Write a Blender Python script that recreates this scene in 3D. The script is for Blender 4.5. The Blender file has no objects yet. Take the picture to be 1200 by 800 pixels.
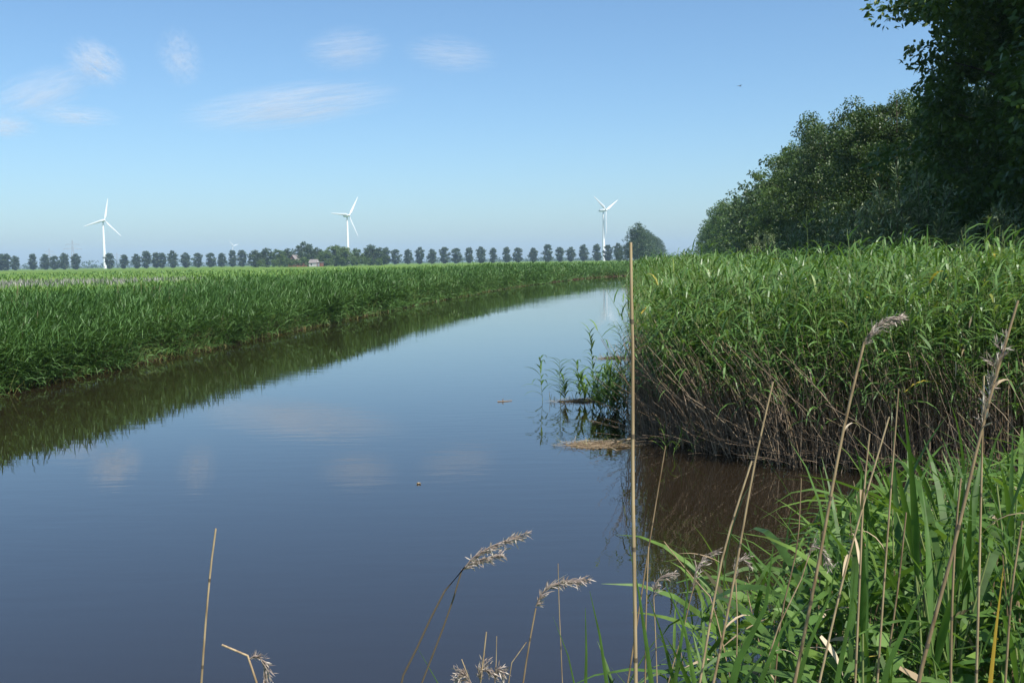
import bpy, math
import numpy as np
from mathutils import Vector, Matrix

rng = np.random.default_rng(7)
sc = bpy.context.scene
C = sc.collection
R = math.radians

# ------------------------------------------------------------------ camera
EYE = 2.7
F = 1170.0                      # focal length in pixels of a 1200 x 800 picture
PITCH, ROLL = R(4.62), R(0.9)
cam_d = bpy.data.cameras.new('camera')
cam_d.sensor_width = 36.0
cam_d.lens = 36.0 * F / 1200.0
cam_d.clip_start = 0.05
cam_d.clip_end = 60000
cam = bpy.data.objects.new('camera', cam_d)
C.objects.link(cam)
fw = Vector((0, math.cos(PITCH), -math.sin(PITCH)))
rt0 = Vector((1, 0, 0))
up0 = Vector((0, math.sin(PITCH), math.cos(PITCH)))
rt = rt0 * math.cos(ROLL) - up0 * math.sin(ROLL)
up = rt0 * math.sin(ROLL) + up0 * math.cos(ROLL)
m = Matrix((rt, up, -fw)).transposed().to_4x4()
m.translation = (0, 0, EYE)
cam.matrix_world = m
sc.camera = cam

def at(u, v, y):
    """the place at forward distance y that stands behind picture point (u, v)"""
    d = rt * ((u - 600) / F) - up * ((v - 400) / F) + fw
    return Vector((0, 0, EYE)) + d * (y / d.y)

def hor(u):
    return 305.5 - (u - 600) * math.tan(ROLL)

# ------------------------------------------------------------------ sky, sun, exposure
SUN_EL, SUN_AZ = R(56), R(143)       # azimuth clockwise from straight ahead: sun behind to the right
to_sun = Vector((math.sin(SUN_AZ) * math.cos(SUN_EL), math.cos(SUN_AZ) * math.cos(SUN_EL), math.sin(SUN_EL)))
world = bpy.data.worlds.new('World')
sc.world = world
world.use_nodes = True
wn = world.node_tree
wn.nodes.clear()
sky = wn.nodes.new('ShaderNodeTexSky')
sky.sky_type = 'NISHITA'
sky.sun_disc = False
sky.sun_elevation = SUN_EL
sky.sun_rotation = SUN_AZ
sky.altitude = 0
sky.air_density = 1.0
sky.dust_density = 1.0
sky.ozone_density = 8.0
bg = wn.nodes.new('ShaderNodeBackground')
bg.inputs['Strength'].default_value = 0.094
wo = wn.nodes.new('ShaderNodeOutputWorld')
wb = wn.nodes.new('ShaderNodeMix')           # camera white balance, the same in every direction
wb.data_type = 'RGBA'; wb.blend_type = 'MULTIPLY'; wb.inputs[0].default_value = 1.0
wb.inputs[7].default_value = (1.04, 1.10, 1.04, 1)
wn.links.new(sky.outputs[0], wb.inputs[6])
wn.links.new(wb.outputs[2], bg.inputs['Color'])
wn.links.new(bg.outputs[0], wo.inputs['Surface'])

sun_d = bpy.data.lights.new('sun', 'SUN')
sun_d.energy = 4.6
sun_d.angle = R(0.53)
sun_d.color = (1.0, 0.955, 0.88)
sun = bpy.data.objects.new('sun', sun_d)
C.objects.link(sun)
sun.rotation_euler = to_sun.to_track_quat('Z', 'Y').to_euler()

sc.view_settings.view_transform = 'Standard'
sc.view_settings.look = 'None'
sc.view_settings.exposure = 0.72
sc.view_settings.gamma = 1.0
sc.view_settings.use_curve_mapping = False
sc.cycles.max_bounces = 7
sc.cycles.diffuse_bounces = 3
sc.cycles.glossy_bounces = 3
sc.cycles.transmission_bounces = 4
sc.cycles.volume_bounces = 0
sc.cycles.transparent_max_bounces = 8
sc.cycles.caustics_reflective = False
sc.cycles.caustics_refractive = False

# ------------------------------------------------------------------ materials
def new_mat(name):
    mt = bpy.data.materials.new(name)
    mt.use_nodes = True
    nt = mt.node_tree
    nt.nodes.clear()
    return mt, nt, nt.nodes, nt.links

def ramp(nodes, stops, interp='LINEAR'):
    r = nodes.new('ShaderNodeValToRGB')
    el = r.color_ramp.elements
    r.color_ramp.interpolation = interp
    while len(el) < len(stops):
        el.new(0.5)
    for e, (p, c) in zip(el, stops):
        e.position = p
        e.color = (*c, 1)
    return r

def leaf_mat(name, stops, trans=0.3, tcol=(1.3, 1.25, 0.6), rough=0.5, spec=0.35, streak=None):
    mt, nt, N, L = new_mat(name)
    a = N.new('ShaderNodeAttribute'); a.attribute_name = 'rnd'
    rp = ramp(N, stops)
    L.new(a.outputs['Fac'], rp.inputs[0])
    p = N.new('ShaderNodeBsdfPrincipled')
    p.inputs['Roughness'].default_value = rough
    p.inputs['Specular IOR Level'].default_value = spec
    col = rp.outputs[0]
    if streak:
        tc = N.new('ShaderNodeTexCoord'); mp = N.new('ShaderNodeMapping'); mp.inputs['Scale'].default_value = streak
        nz = N.new('ShaderNodeTexNoise'); nz.inputs['Scale'].default_value = 1.0; nz.inputs['Detail'].default_value = 4
        L.new(tc.outputs['Object'], mp.inputs[0]); L.new(mp.outputs[0], nz.inputs['Vector'])
        sr = ramp(N, [(.30, (.55, .48, .42)), (.5, (.95, .93, .9)), (.72, (1.25, 1.22, 1.15))])
        L.new(nz.outputs['Fac'], sr.inputs[0])
        mm = N.new('ShaderNodeMix'); mm.data_type = 'RGBA'; mm.blend_type = 'MULTIPLY'; mm.inputs[0].default_value = 1.0
        L.new(rp.outputs[0], mm.inputs[6]); L.new(sr.outputs[0], mm.inputs[7])
        col = mm.outputs[2]
    L.new(col, p.inputs['Base Color'])
    o = N.new('ShaderNodeOutputMaterial')
    if trans > 0:
        t = N.new('ShaderNodeBsdfTranslucent')
        mx = N.new('ShaderNodeMix'); mx.data_type = 'RGBA'; mx.blend_type = 'MULTIPLY'
        mx.inputs[0].default_value = 1.0
        L.new(rp.outputs[0], mx.inputs[6])
        mx.inputs[7].default_value = (*tcol, 1)
        L.new(mx.outputs[2], t.inputs['Color'])
        ms = N.new('ShaderNodeMixShader')
        ms.inputs[0].default_value = trans
        L.new(p.outputs[0], ms.inputs[1]); L.new(t.outputs[0], ms.inputs[2])
        L.new(ms.outputs[0], o.inputs['Surface'])
    else:
        L.new(p.outputs[0], o.inputs['Surface'])
    return mt

def noise_mat(name, stops, scale=4.0, detail=6, rough=0.8, bump=0.0, spec=0.2, stretch=(1, 1, 1), coords='Object', bdist=0.02):
    mt, nt, N, L = new_mat(name)
    tc = N.new('ShaderNodeTexCoord')
    mp = N.new('ShaderNodeMapping'); mp.inputs['Scale'].default_value = stretch
    L.new(tc.outputs[coords], mp.inputs[0])
    n = N.new('ShaderNodeTexNoise')
    n.inputs['Scale'].default_value = scale; n.inputs['Detail'].default_value = detail
    L.new(mp.outputs[0], n.inputs['Vector'])
    rp = ramp(N, stops)
    L.new(n.outputs['Fac'], rp.inputs[0])
    p = N.new('ShaderNodeBsdfPrincipled')
    p.inputs['Roughness'].default_value = rough
    p.inputs['Specular IOR Level'].default_value = spec
    L.new(rp.outputs[0], p.inputs['Base Color'])
    if bump:
        b = N.new('ShaderNodeBump'); b.inputs['Strength'].default_value = bump; b.inputs['Distance'].default_value = bdist
        L.new(n.outputs['Fac'], b.inputs['Height']); L.new(b.outputs[0], p.inputs['Normal'])
    o = N.new('ShaderNodeOutputMaterial')
    L.new(p.outputs[0], o.inputs['Surface'])
    return mt

M = {}
M['reed_left'] = leaf_mat('reed_leaf_blue_green', [(0, (.045, .105, .024)), (.5, (.075, .16, .038)), (.85, (.12, .23, .07)), (1, (.20, .25, .07))], .3)
M['reed_right'] = leaf_mat('reed_leaf_green', [(0, (.054, .12, .026)), (.5, (.09, .178, .038)), (.9, (.15, .26, .072)), (.97, (.24, .28, .06)), (1, (.50, .36, .05))], .34, rough=.42, spec=.45)
M['reed_near'] = leaf_mat('reed_leaf_near', [(0, (.055, .12, .026)), (.5, (.09, .175, .036)), (.93, (.15, .25, .05)), (1, (.34, .29, .06))], .36, rough=.5, spec=.3, streak=(14, 14, 14))
M['stem_green'] = leaf_mat('reed_stem_green', [(0, (.12, .17, .05)), (1, (.19, .22, .08))], 0)
M['stem_dry'] = leaf_mat('reed_stem_dry', [(0, (.15, .10, .06)), (.5, (.28, .20, .12)), (1, (.42, .32, .20))], 0, rough=.6, streak=(160, 160, 9))
M['stem_dark'] = leaf_mat('reed_stem_old', [(0, (.08, .06, .04)), (.6, (.165, .12, .08)), (1, (.31, .23, .15))], 0, rough=.7)
M['stem_skirt'] = leaf_mat('reed_stem_tan', [(0, (.14, .10, .065)), (.6, (.27, .20, .13)), (1, (.46, .36, .24))], 0, rough=.65)
M['dry_leaf'] = leaf_mat('reed_leaf_dry', [(0, (.30, .22, .13)), (.6, (.45, .35, .22)), (1, (.60, .50, .36))], .2, tcol=(1, .9, .7))
M['plume'] = leaf_mat('reed_plume', [(0, (.20, .15, .13)), (.5, (.36, .29, .24)), (1, (.56, .49, .42))], .25, tcol=(1, .95, .9))
M['sedge'] = leaf_mat('sedge', [(0, (.07, .10, .025)), (.5, (.13, .14, .04)), (1, (.24, .19, .08))], .25)
M['herb'] = leaf_mat('herb_leaf', [(0, (.05, .11, .025)), (.6, (.085, .17, .035)), (1, (.14, .23, .06))], .3)
M['crop'] = leaf_mat('crop_leaf', [(0, (.07, .15, .025)), (.6, (.11, .21, .04)), (1, (.17, .26, .06))], .25)
M['lilac_grass'] = leaf_mat('grass_seed_heads', [(0, (.16, .17, .12)), (.6, (.25, .24, .22)), (1, (.32, .30, .29))], .2, tcol=(1, 1, 1))
M['tree_dark'] = leaf_mat('tree_leaf_dark', [(0, (.028, .055, .014)), (.6, (.05, .09, .02)), (.95, (.08, .13, .03)), (1, (.16, .17, .04))], .28, rough=.45)
M['tree_mid'] = leaf_mat('tree_leaf_mid', [(0, (.042, .085, .016)), (.6, (.075, .132, .025)), (.95, (.12, .185, .038)), (1, (.24, .24, .06))], .3, rough=.45)
M['tree_far'] = leaf_mat('tree_leaf_far', [(0, (.03, .06, .025)), (.6, (.045, .08, .03)), (1, (.07, .11, .04))], .2)
M['tree_light'] = leaf_mat('tree_leaf_light', [(0, (.07, .12, .03)), (.6, (.10, .16, .04)), (1, (.15, .2, .06))], .3)
M['willow'] = leaf_mat('willow_leaf', [(0, (.08, .125, .05)), (.6, (.145, .20, .09)), (1, (.30, .35, .21))], .25, rough=.5)
M['bark'] = noise_mat('bark', [(.3, (.05, .04, .03)), (.7, (.14, .11, .085))], 6, 8, .9, .6, stretch=(3, 3, .6))
M['steel_white'] = noise_mat('turbine_white', [(.3, (.78, .79, .79)), (.7, (.82, .82, .82))], .2, 3, .35, spec=.5)
M['blade'] = noise_mat('turbine_blade', [(.3, (.60, .62, .64)), (.7, (.66, .68, .70))], .2, 3, .4, spec=.5)
M['door_shade_grey'] = noise_mat('door_and_shade_grey', [(.3, (.22, .23, .25)), (.7, (.28, .29, .31))], .5, 3, .5)  # grey of the doors, and of the shade painted on nacelle tails
M['pylon'] = noise_mat('galvanised_steel', [(.3, (.30, .31, .32)), (.7, (.38, .39, .40))], .5, 3, .5)
M['mud'] = noise_mat('mud', [(.3, (.045, .032, .02)), (.55, (.09, .065, .04)), (.75, (.16, .12, .075))], 9, 8, .6, .6, spec=.4, bdist=.05)
M['debris'] = noise_mat('reed_debris', [(.3, (.07, .05, .03)), (.5, (.14, .10, .06)), (.7, (.24, .18, .11))], 14, 8, .8, .7, stretch=(1, 4, 2), bdist=.05)
M['wall_white'] = noise_mat('limewash', [(.3, (.42, .40, .36)), (.7, (.52, .50, .46))], 1.5, 6, .8)
M['brick'] = noise_mat('red_brick', [(.3, (.22, .09, .06)), (.7, (.33, .14, .09))], 2, 6, .85)
M['roof_grey'] = noise_mat('grey_roofing', [(.3, (.17, .15, .145)), (.7, (.25, .22, .21))], 1.2, 6, .8)
M['wood_brown'] = noise_mat('brown_boards', [(.3, (.15, .06, .04)), (.7, (.24, .11, .07))], 2, 6, .8)
M['pane'] = noise_mat('window_glass', [(.3, (.03, .035, .04)), (.7, (.05, .055, .06))], 1, 2, .08, spec=.6)
M['bird'] = noise_mat('bird_feathers', [(.3, (.10, .10, .11)), (.7, (.22, .21, .21))], 8, 4, .8)

# ------------------------------------------------------------------ mesh helpers
def make_mesh(name, verts, quads, rnd=None, mat_idx=None, mats=(), smooth=False):
    verts = np.asarray(verts, np.float32).reshape(-1, 3)
    quads = np.asarray(quads, np.int32).reshape(-1, 4)
    me = bpy.data.meshes.new(name)
    me.vertices.add(len(verts))
    me.vertices.foreach_set('co', verts.ravel())
    nq = len(quads)
    me.loops.add(nq * 4)
    me.loops.foreach_set('vertex_index', quads.ravel())
    me.polygons.add(nq)
    me.polygons.foreach_set('loop_start', np.arange(0, nq * 4, 4, dtype=np.int32))
    for mt in mats:
        me.materials.append(mt)
    if mat_idx is not None:
        me.polygons.foreach_set('material_index', np.asarray(mat_idx, np.int32))
    me.polygons.foreach_set('use_smooth', np.full(nq, bool(smooth)))
    if rnd is not None:
        at_ = me.attributes.new('rnd', 'FLOAT', 'POINT')
        at_.data.foreach_set('value', np.asarray(rnd, np.float32))
    me.update(calc_edges=True)
    return me

class Soup:
    """collects quads with a random value and a material slot"""
    def __init__(s):
        s.v, s.q, s.r, s.m, s.n = [], [], [], [], 0
    def add(s, verts, quads, rnd, mi=0):
        verts = verts.reshape(-1, 3); quads = quads.reshape(-1, 4)
        s.v.append(verts); s.q.append(quads + s.n); s.r.append(rnd.reshape(-1))
        s.m.append(np.full(len(quads), mi, np.int32)); s.n += len(verts)
        return s
    def mesh(s, name, mats, smooth=False):
        return make_mesh(name, np.concatenate(s.v), np.concatenate(s.q), np.concatenate(s.r), np.concatenate(s.m), mats, smooth)

def ribbons(base, az, elev, L, W, droop, segs=3, roll=None, rnd=None, base_w=.55, pw=1.2):
    """N leaf blades: arched ribbons that start at base and droop towards their tips"""
    n = len(base)
    t = np.linspace(0, 1, segs + 1)
    el = elev[:, None] - droop[:, None] * (t[None] ** pw)
    mid = (el[:, 1:] + el[:, :-1]) / 2
    step = (L / segs)[:, None]
    h = np.concatenate([np.zeros((n, 1)), np.cumsum(np.cos(mid) * step, 1)], 1)
    z = np.concatenate([np.zeros((n, 1)), np.cumsum(np.sin(mid) * step, 1)], 1)
    ca, sa = np.cos(az)[:, None], np.sin(az)[:, None]
    P = np.stack([base[:, None, 0] + ca * h, base[:, None, 1] + sa * h, base[:, None, 2] + z], -1)
    if roll is None:
        roll = np.zeros(n)
    side = np.stack([-np.sin(az), np.cos(az), np.zeros(n)], -1)[:, None, :]
    nrm = np.stack([-np.sin(el) * ca, -np.sin(el) * sa, np.cos(el)], -1)
    sd = side * np.cos(roll)[:, None, None] + nrm * np.sin(roll)[:, None, None]
    prof = np.where(t < .3, base_w + (1 - base_w) * t / .3, (1 - ((t - .3) / .7) ** 1.6) * .96 + .04)
    w = (W / 2)[:, None, None] * prof[None, :, None]
    V = np.stack([P - sd * w, P + sd * w], 2)          # n, segs+1, 2, 3
    b = (np.arange(n) * (segs + 1) * 2)[:, None]
    k = np.arange(segs)[None] * 2
    Q = np.stack([b + k, b + k + 1, b + k + 3, b + k + 2], -1)
    if rnd is None:
        rnd = rng.random(n)
    return V, Q, np.repeat(rnd, (segs + 1) * 2)

def tubes(P, r0, r1, sides=3, rnd=None):
    """N tapering tubes along polylines P (n, k, 3)"""
    n, k, _ = P.shape
    r = r0[:, None] + (r1 - r0)[:, None] * np.linspace(0, 1, k)[None]
    T = np.gradient(P, axis=1)
    T /= np.linalg.norm(T, axis=-1, keepdims=True) + 1e-9
    ref = np.where(np.abs(T[..., 2:3]) > .8, np.array([1., 0, 0]), np.array([0, 0, 1.]))
    A = np.cross(T, ref); A /= np.linalg.norm(A, axis=-1, keepdims=True) + 1e-9
    B = np.cross(T, A)
    th = np.arange(sides) * 2 * math.pi / sides
    V = P[:, :, None] + r[:, :, None, None] * (A[:, :, None] * np.cos(th)[None, None, :, None] + B[:, :, None] * np.sin(th)[None, None, :, None])
    base = (np.arange(n) * k * sides)[:, None, None]
    i = (np.arange(k - 1) * sides)[None, :, None]
    j = np.arange(sides)[None, None]
    j2 = (j + 1) % sides
    Q = np.stack([base + i + j, base + i + j2, base + i + sides + j2, base + i + sides + j], -1)
    if rnd is None:
        rnd = rng.random(n)
    return V, Q, np.repeat(rnd, k * sides)

def link(name, me, parent=None, **props):
    o = bpy.data.objects.new(name, me)
    C.objects.link(o)
    if parent is not None:
        o.parent = parent
    for k, v in props.items():
        if v is not None:
            o[k] = v
    return o

def thing(name, label, cat, loc=(0, 0, 0), group=None, rz=0.0):
    o = link(name, None, label=label, category=cat, group=group)
    o.location = loc
    o.rotation_euler = (0, 0, rz)
    return o

def box_arrays(x0, x1, y0, y1, z0, z1):
    v = np.array([[x, y, z] for z in (z0, z1) for y in (y0, y1) for x in (x0, x1)], float)
    q = np.array([[0, 2, 3, 1], [4, 5, 7, 6], [0, 1, 5, 4], [2, 6, 7, 3], [0, 4, 6, 2], [1, 3, 7, 5]])
    return v, q, np.full(8, .5)

def part_boxes(name, boxes, mt, parent):
    s = Soup()
    for b in boxes:
        s.add(*box_arrays(*b))
    return link(name, s.mesh(name, [mt]), parent)

def one_tube(pts, r0, r1, sides=8, rnd=.5):
    return tubes(np.asarray(pts, float)[None], np.array([r0]), np.array([r1]), sides, np.array([rnd]))

# ------------------------------------------------------------------ the lie of the land
LEFT = np.array([(-12.6, -40), (-12.2, 4), (-11.2, 21.9), (-9.4, 36.7), (-5.7, 67), (0, 102), (8, 135), (13.5, 152), (22, 166), (40, 181), (120, 216)], float)
RIGHT = np.array([(120, 203), (44, 169), (25, 158), (17.6, 146), (12.1, 100), (6.05, 50), (2.6, 21), (1.85, 15)], float)
INFAR = np.array([(1.85, 15), (3.4, 12.7), (6.0, 11.3), (10, 11.0), (18, 11.6)], float)
NEAR = np.array([(18, 9.6), (9, 9.0), (5, 8.0), (2.6, 6.4), (.6, 5.0), (-1.5, 4.0), (-4, 2.4), (-8, -1), (-10, -40)], float)
POLY = np.concatenate([LEFT, RIGHT[:-1], INFAR, NEAR])

def seg_dist(p, line, closed=False):
    a = line if closed else line[:-1]
    b = np.roll(line, -1, 0) if closed else line[1:]
    best = np.full(len(p), 1e9)
    for s, e in zip(a, b):
        d = e - s
        t = np.clip(((p - s) @ d) / (d @ d), 0, 1)
        best = np.minimum(best, np.linalg.norm(p - (s + t[:, None] * d), axis=1))
    return best

def inside(p, poly):
    x, y = p[:, 0], p[:, 1]
    r = np.zeros(len(p), bool)
    j = len(poly) - 1
    for i in range(len(poly)):
        xi, yi = poly[i]; xj, yj = poly[j]
        if yi != yj:
            c = ((yi > y) != (yj > y)) & (x < (xj - xi) * (y - yi) / (yj - yi) + xi)
            r ^= c
        j = i
    return r

def wob(x, y, s):
    return np.sin(x * 1.3 / s + 1.7 * np.sin(y * .7 / s)) * np.cos(y * 1.1 / s + 1.3 * np.sin(x * .9 / s + 2))

def shore(x, y):
    """distance from the waterline, positive on land"""
    p = np.stack([np.asarray(x, float).ravel(), np.asarray(y, float).ravel()], 1)
    d = seg_dist(p, POLY, True)
    return np.where(inside(p, POLY), -d, d)

def gz(x, y):
    x = np.asarray(x, float).ravel(); y = np.asarray(y, float).ravel()
    s = shore(x, y)
    near = (y < 10.3) & (x > -11)
    bed = (~near) & (x > LEFT_X(y) + 3)
    z = np.where(near, 1.12 * (1 - np.exp(-np.maximum(s, 0) / 2.6)),
        np.where(bed, .55 * (1 - np.exp(-np.maximum(s, 0) / 5)), .88 * (1 - np.exp(-np.maximum(s, 0) / 1.5))))
    z = np.where(s > 0, z + .035 * wob(x, y, .8) * np.clip(s, 0, 1), -1.1 * (1 - np.exp(np.minimum(s, 0) / 1.2)))
    return z

def LEFT_X(y):
    return np.interp(y, LEFT[:, 1], LEFT[:, 0])

# ground: one sheet, fine near the water and coarse towards the horizon
def axis(lo, hi, c, n, k):
    u = np.linspace(-1, 1, n)
    s = np.sinh(u * k) / math.sinh(k)
    return np.where(s < 0, c + s * (c - lo), c + s * (hi - c))
def spread(lo, hi, step, far_lo, far_hi, n):
    mid = np.arange(lo, hi + step * .5, step)
    t = np.linspace(0, 1, n + 1)[1:]
    e = np.expm1(t * 5.5) / math.expm1(5.5)
    return np.concatenate([(lo - (lo - far_lo) * e)[::-1], mid, mid[-1] + (far_hi - mid[-1]) * e])
gx = spread(-22, 40, .5, -6000, 6000, 44)
gy = spread(-14, 222, .9, -3000, 6500, 44)
GX, GY = np.meshgrid(gx, gy)
GZ = gz(GX, GY).reshape(GX.shape)
nx, ny = len(gx), len(gy)
idx = np.arange(nx * ny).reshape(ny, nx)
gq = np.stack([idx[:-1, :-1], idx[:-1, 1:], idx[1:, 1:], idx[1:, :-1]], -1).reshape(-1, 4)

def ground_mat():
    mt, nt, N, L = new_mat('ground')
    tc = N.new('ShaderNodeTexCoord')
    sep = N.new('ShaderNodeSeparateXYZ'); L.new(tc.outputs['Object'], sep.inputs[0])
    n1 = N.new('ShaderNodeTexNoise'); n1.inputs['Scale'].default_value = 1.2; n1.inputs['Detail'].default_value = 8
    n2 = N.new('ShaderNodeTexNoise'); n2.inputs['Scale'].default_value = .02; n2.inputs['Detail'].default_value = 5
    L.new(tc.outputs['Object'], n1.inputs['Vector']); L.new(tc.outputs['Object'], n2.inputs['Vector'])
    mud = ramp(N, [(.3, (.04, .03, .018)), (.7, (.10, .075, .045))]); L.new(n1.outputs['Fac'], mud.inputs[0])
    grs = ramp(N, [(.3, (.07, .12, .025)), (.5, (.10, .17, .035)), (.7, (.14, .20, .05))]); L.new(n2.outputs['Fac'], grs.inputs[0])
    # mud below, grass above the damp margin
    mr = N.new('ShaderNodeMapRange'); mr.inputs[1].default_value = .35; mr.inputs[2].default_value = .75
    L.new(sep.outputs['Z'], mr.inputs[0])
    mx = N.new('ShaderNodeMix'); mx.data_type = 'RGBA'
    L.new(mr.outputs[0], mx.inputs[0]); L.new(mud.outputs[0], mx.inputs[6]); L.new(grs.outputs[0], mx.inputs[7])
    p = N.new('ShaderNodeBsdfPrincipled'); p.inputs['Roughness'].default_value = .95; p.inputs['Specular IOR Level'].default_value = .0
    L.new(mx.outputs[2], p.inputs['Base Color'])
    b = N.new('ShaderNodeBump'); b.inputs['Strength'].default_value = .5; b.inputs['Distance'].default_value = .08
    L.new(n1.outputs['Fac'], b.inputs['Height']); L.new(b.outputs[0], p.inputs['Normal'])
    o = N.new('ShaderNodeOutputMaterial'); L.new(p.outputs[0], o.inputs['Surface'])
    return mt
link('ground', make_mesh('ground', np.stack([GX, GY, GZ], -1), gq, mats=[ground_mat()], smooth=True), kind='structure', label='flat polder land with muddy canal banks')

def water_mat():
    mt, nt, N, L = new_mat('canal_water')
    tc = N.new('ShaderNodeTexCoord')
    mp = N.new('ShaderNodeMapping'); mp.inputs['Rotation'].default_value = (0, 0, R(12)); mp.inputs['Scale'].default_value = (.45, 1.6, 1)
    L.new(tc.outputs['Object'], mp.inputs[0])
    n1 = N.new('ShaderNodeTexNoise'); n1.inputs['Scale'].default_value = 2.6; n1.inputs['Detail'].default_value = 3; n1.inputs['Roughness'].default_value = .45
    n2 = N.new('ShaderNodeTexNoise'); n2.inputs['Scale'].default_value = .11; n2.inputs['Detail'].default_value = 2
    L.new(mp.outputs[0], n1.inputs['Vector']); L.new(tc.outputs['Object'], n2.inputs['Vector'])
    mr = N.new('ShaderNodeMapRange'); mr.inputs[1].default_value = .35; mr.inputs[2].default_value = .65; mr.inputs[3].default_value = .25; mr.inputs[4].default_value = 1.5
    L.new(n2.outputs['Fac'], mr.inputs[0])
    mu = N.new('ShaderNodeMath'); mu.operation = 'MULTIPLY'
    L.new(n1.outputs['Fac'], mu.inputs[0]); L.new(mr.outputs[0], mu.inputs[1])
    b = N.new('ShaderNodeBump'); b.inputs['Strength'].default_value = 1.0; b.inputs['Distance'].default_value = .0018
    L.new(mu.outputs[0], b.inputs['Height'])
    p = N.new('ShaderNodeBsdfPrincipled')
    p.inputs['Base Color'].default_value = (.017, .012, .007, 1)
    p.inputs['Roughness'].default_value = .01
    p.inputs['IOR'].default_value = 2.0
    L.new(b.outputs[0], p.inputs['Normal'])
    o = N.new('ShaderNodeOutputMaterial'); L.new(p.outputs[0], o.inputs['Surface'])
    return mt
wx = np.linspace(-40, 140, 19); wy = np.linspace(-45, 240, 29)
WX, WY = np.meshgrid(wx, wy)
wi = np.arange(WX.size).reshape(WX.shape)
wq = np.stack([wi[:-1, :-1], wi[:-1, 1:], wi[1:, 1:], wi[1:, :-1]], -1).reshape(-1, 4)
link('canal_water', make_mesh('canal_water', np.stack([WX, WY, 0 * WX], -1), wq, mats=[water_mat()], smooth=True), kind='structure', label='calm dark canal water reflecting the sky')

# ------------------------------------------------------------------ reeds that nobody could count
WIND = 0.15
def reed_soup(xy, height, leaves, segs=3, first=.35, leafL=(.30, .55), leafW=(.016, .028), lean=None, stem_r=.004, stem_k=4, stem_sides=3, soup=None, base_z=None, wind=0.5, stem_from=0.0, erect=.0, hang=.0):
    """reed plants: bent stem, alternate blades that droop down wind. lean = (n, 2) sideways reach of the top"""
    n = len(xy)
    soup = soup or Soup()
    z0 = gz(xy[:, 0], xy[:, 1]) if base_z is None else base_z
    if lean is None:
        lean = rng.normal(0, .10, (n, 2))
    def pos(t, i=slice(None)):
        b = np.stack([xy[i, 0], xy[i, 1], z0[i]], -1)
        d = np.stack([lean[i, 0] * (.35 * t + .65 * t * t), lean[i, 1] * (.35 * t + .65 * t * t), height[i] * t], -1)
        return b + d
    if stem_k:
        cut = max(stem_from, first + .06)
        if cut > stem_from + .05:
            P = np.stack([pos(np.full(n, t)) for t in np.linspace(stem_from, cut, max(3, stem_k - 2))], 1)
            soup.add(*tubes(P, np.full(n, stem_r), np.full(n, stem_r * .75), stem_sides), mi=1)
        P = np.stack([pos(np.full(n, t)) for t in np.linspace(cut, 1, 3)], 1)
        soup.add(*tubes(P, np.full(n, stem_r * .75), np.full(n, stem_r * .4), stem_sides), mi=5)
    pl = np.repeat(np.arange(n), leaves)
    k = np.tile(np.arange(leaves), n)
    t = first + (1 - first) * (k + rng.random(len(k)) * .8) / leaves
    t = t - rng.random(n)[pl] * .16 * (1 - t) / (1 - first) * (first > .3)
    t = np.minimum(t, .985)
    b = pos(t, pl)
    az0 = rng.random(n) * 6.28
    az = az0[pl] + k * math.pi + rng.normal(0, .5, len(k))
    # wind turns the blades towards +x
    ax, ay = np.cos(az) + wind, np.sin(az) - wind * .25
    az = np.arctan2(ay, ax)
    top = (t - first) / (1 - first)
    el = R(38) + R(34) * top ** 2 + rng.normal(0, .18, len(k)) + erect
    L = (leafL[0] + (leafL[1] - leafL[0]) * rng.random(len(k))) * (1 - .35 * top)
    W = leafW[0] + (leafW[1] - leafW[0]) * rng.random(len(k))
    dr = R(75) + hang + rng.normal(0, .35, len(k)) - R(35) * top * (1 - hang * .6) - erect
    pr = np.clip(.5 + .45 * wob(xy[:, 0] * .8, xy[:, 1] * .6, 2.2) + rng.normal(0, .2, n), 0, 1)
    rn = np.clip(.6 * rng.random(len(k)) + .4 * pr[pl], 0, 1)
    soup.add(*ribbons(b, az, el, L, W, dr, segs, rng.normal(0, .35, len(k)), rn), mi=0)
    return soup

def along(line, n, o0, o1, d0, d1, side, dens_pow=0.0):
    """n points beside a waterline, o0..o1 metres inland, at forward distance d0..d1"""
    seg = line[1:] - line[:-1]
    ln = np.linalg.norm(seg, axis=1)
    cum = np.concatenate([[0], np.cumsum(ln)])
    fine = np.linspace(0, cum[-1], 6000)
    px = np.interp(fine, cum, line[:, 0]); py = np.interp(fine, cum, line[:, 1])
    w = ((py >= d0) & (py <= d1)) * (1.0 / np.maximum(py, 1) ** dens_pow)
    w = w / w.sum()
    i = rng.choice(len(fine), n, p=w)
    tx, ty = np.gradient(px), np.gradient(py)
    nn = np.hypot(tx, ty)
    nxv, nyv = -ty / nn * side, tx / nn * side
    u = rng.random(n)
    o = o0 + (o1 - o0) * u
    x = px[i] + nxv[i] * o + rng.normal(0, .12, n); y = py[i] + nyv[i] * o + rng.normal(0, .12, n)
    # small coves and bulges in the waterline
    return np.stack([x, y], 1), np.stack([nxv[i], nyv[i]], 1), o

def clumpy(xy, s=2.0):
    return .5 + .5 * wob(xy[:, 0] + 31, xy[:, 1] * .8, s)

reedmats = lambda a: [M[a], M['stem_green'] if a == 'reed_left' else M['stem_dry'], M['stem_dark'], M['sedge'], M['dry_leaf'], M['stem_green'], M['stem_skirt']]

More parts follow.
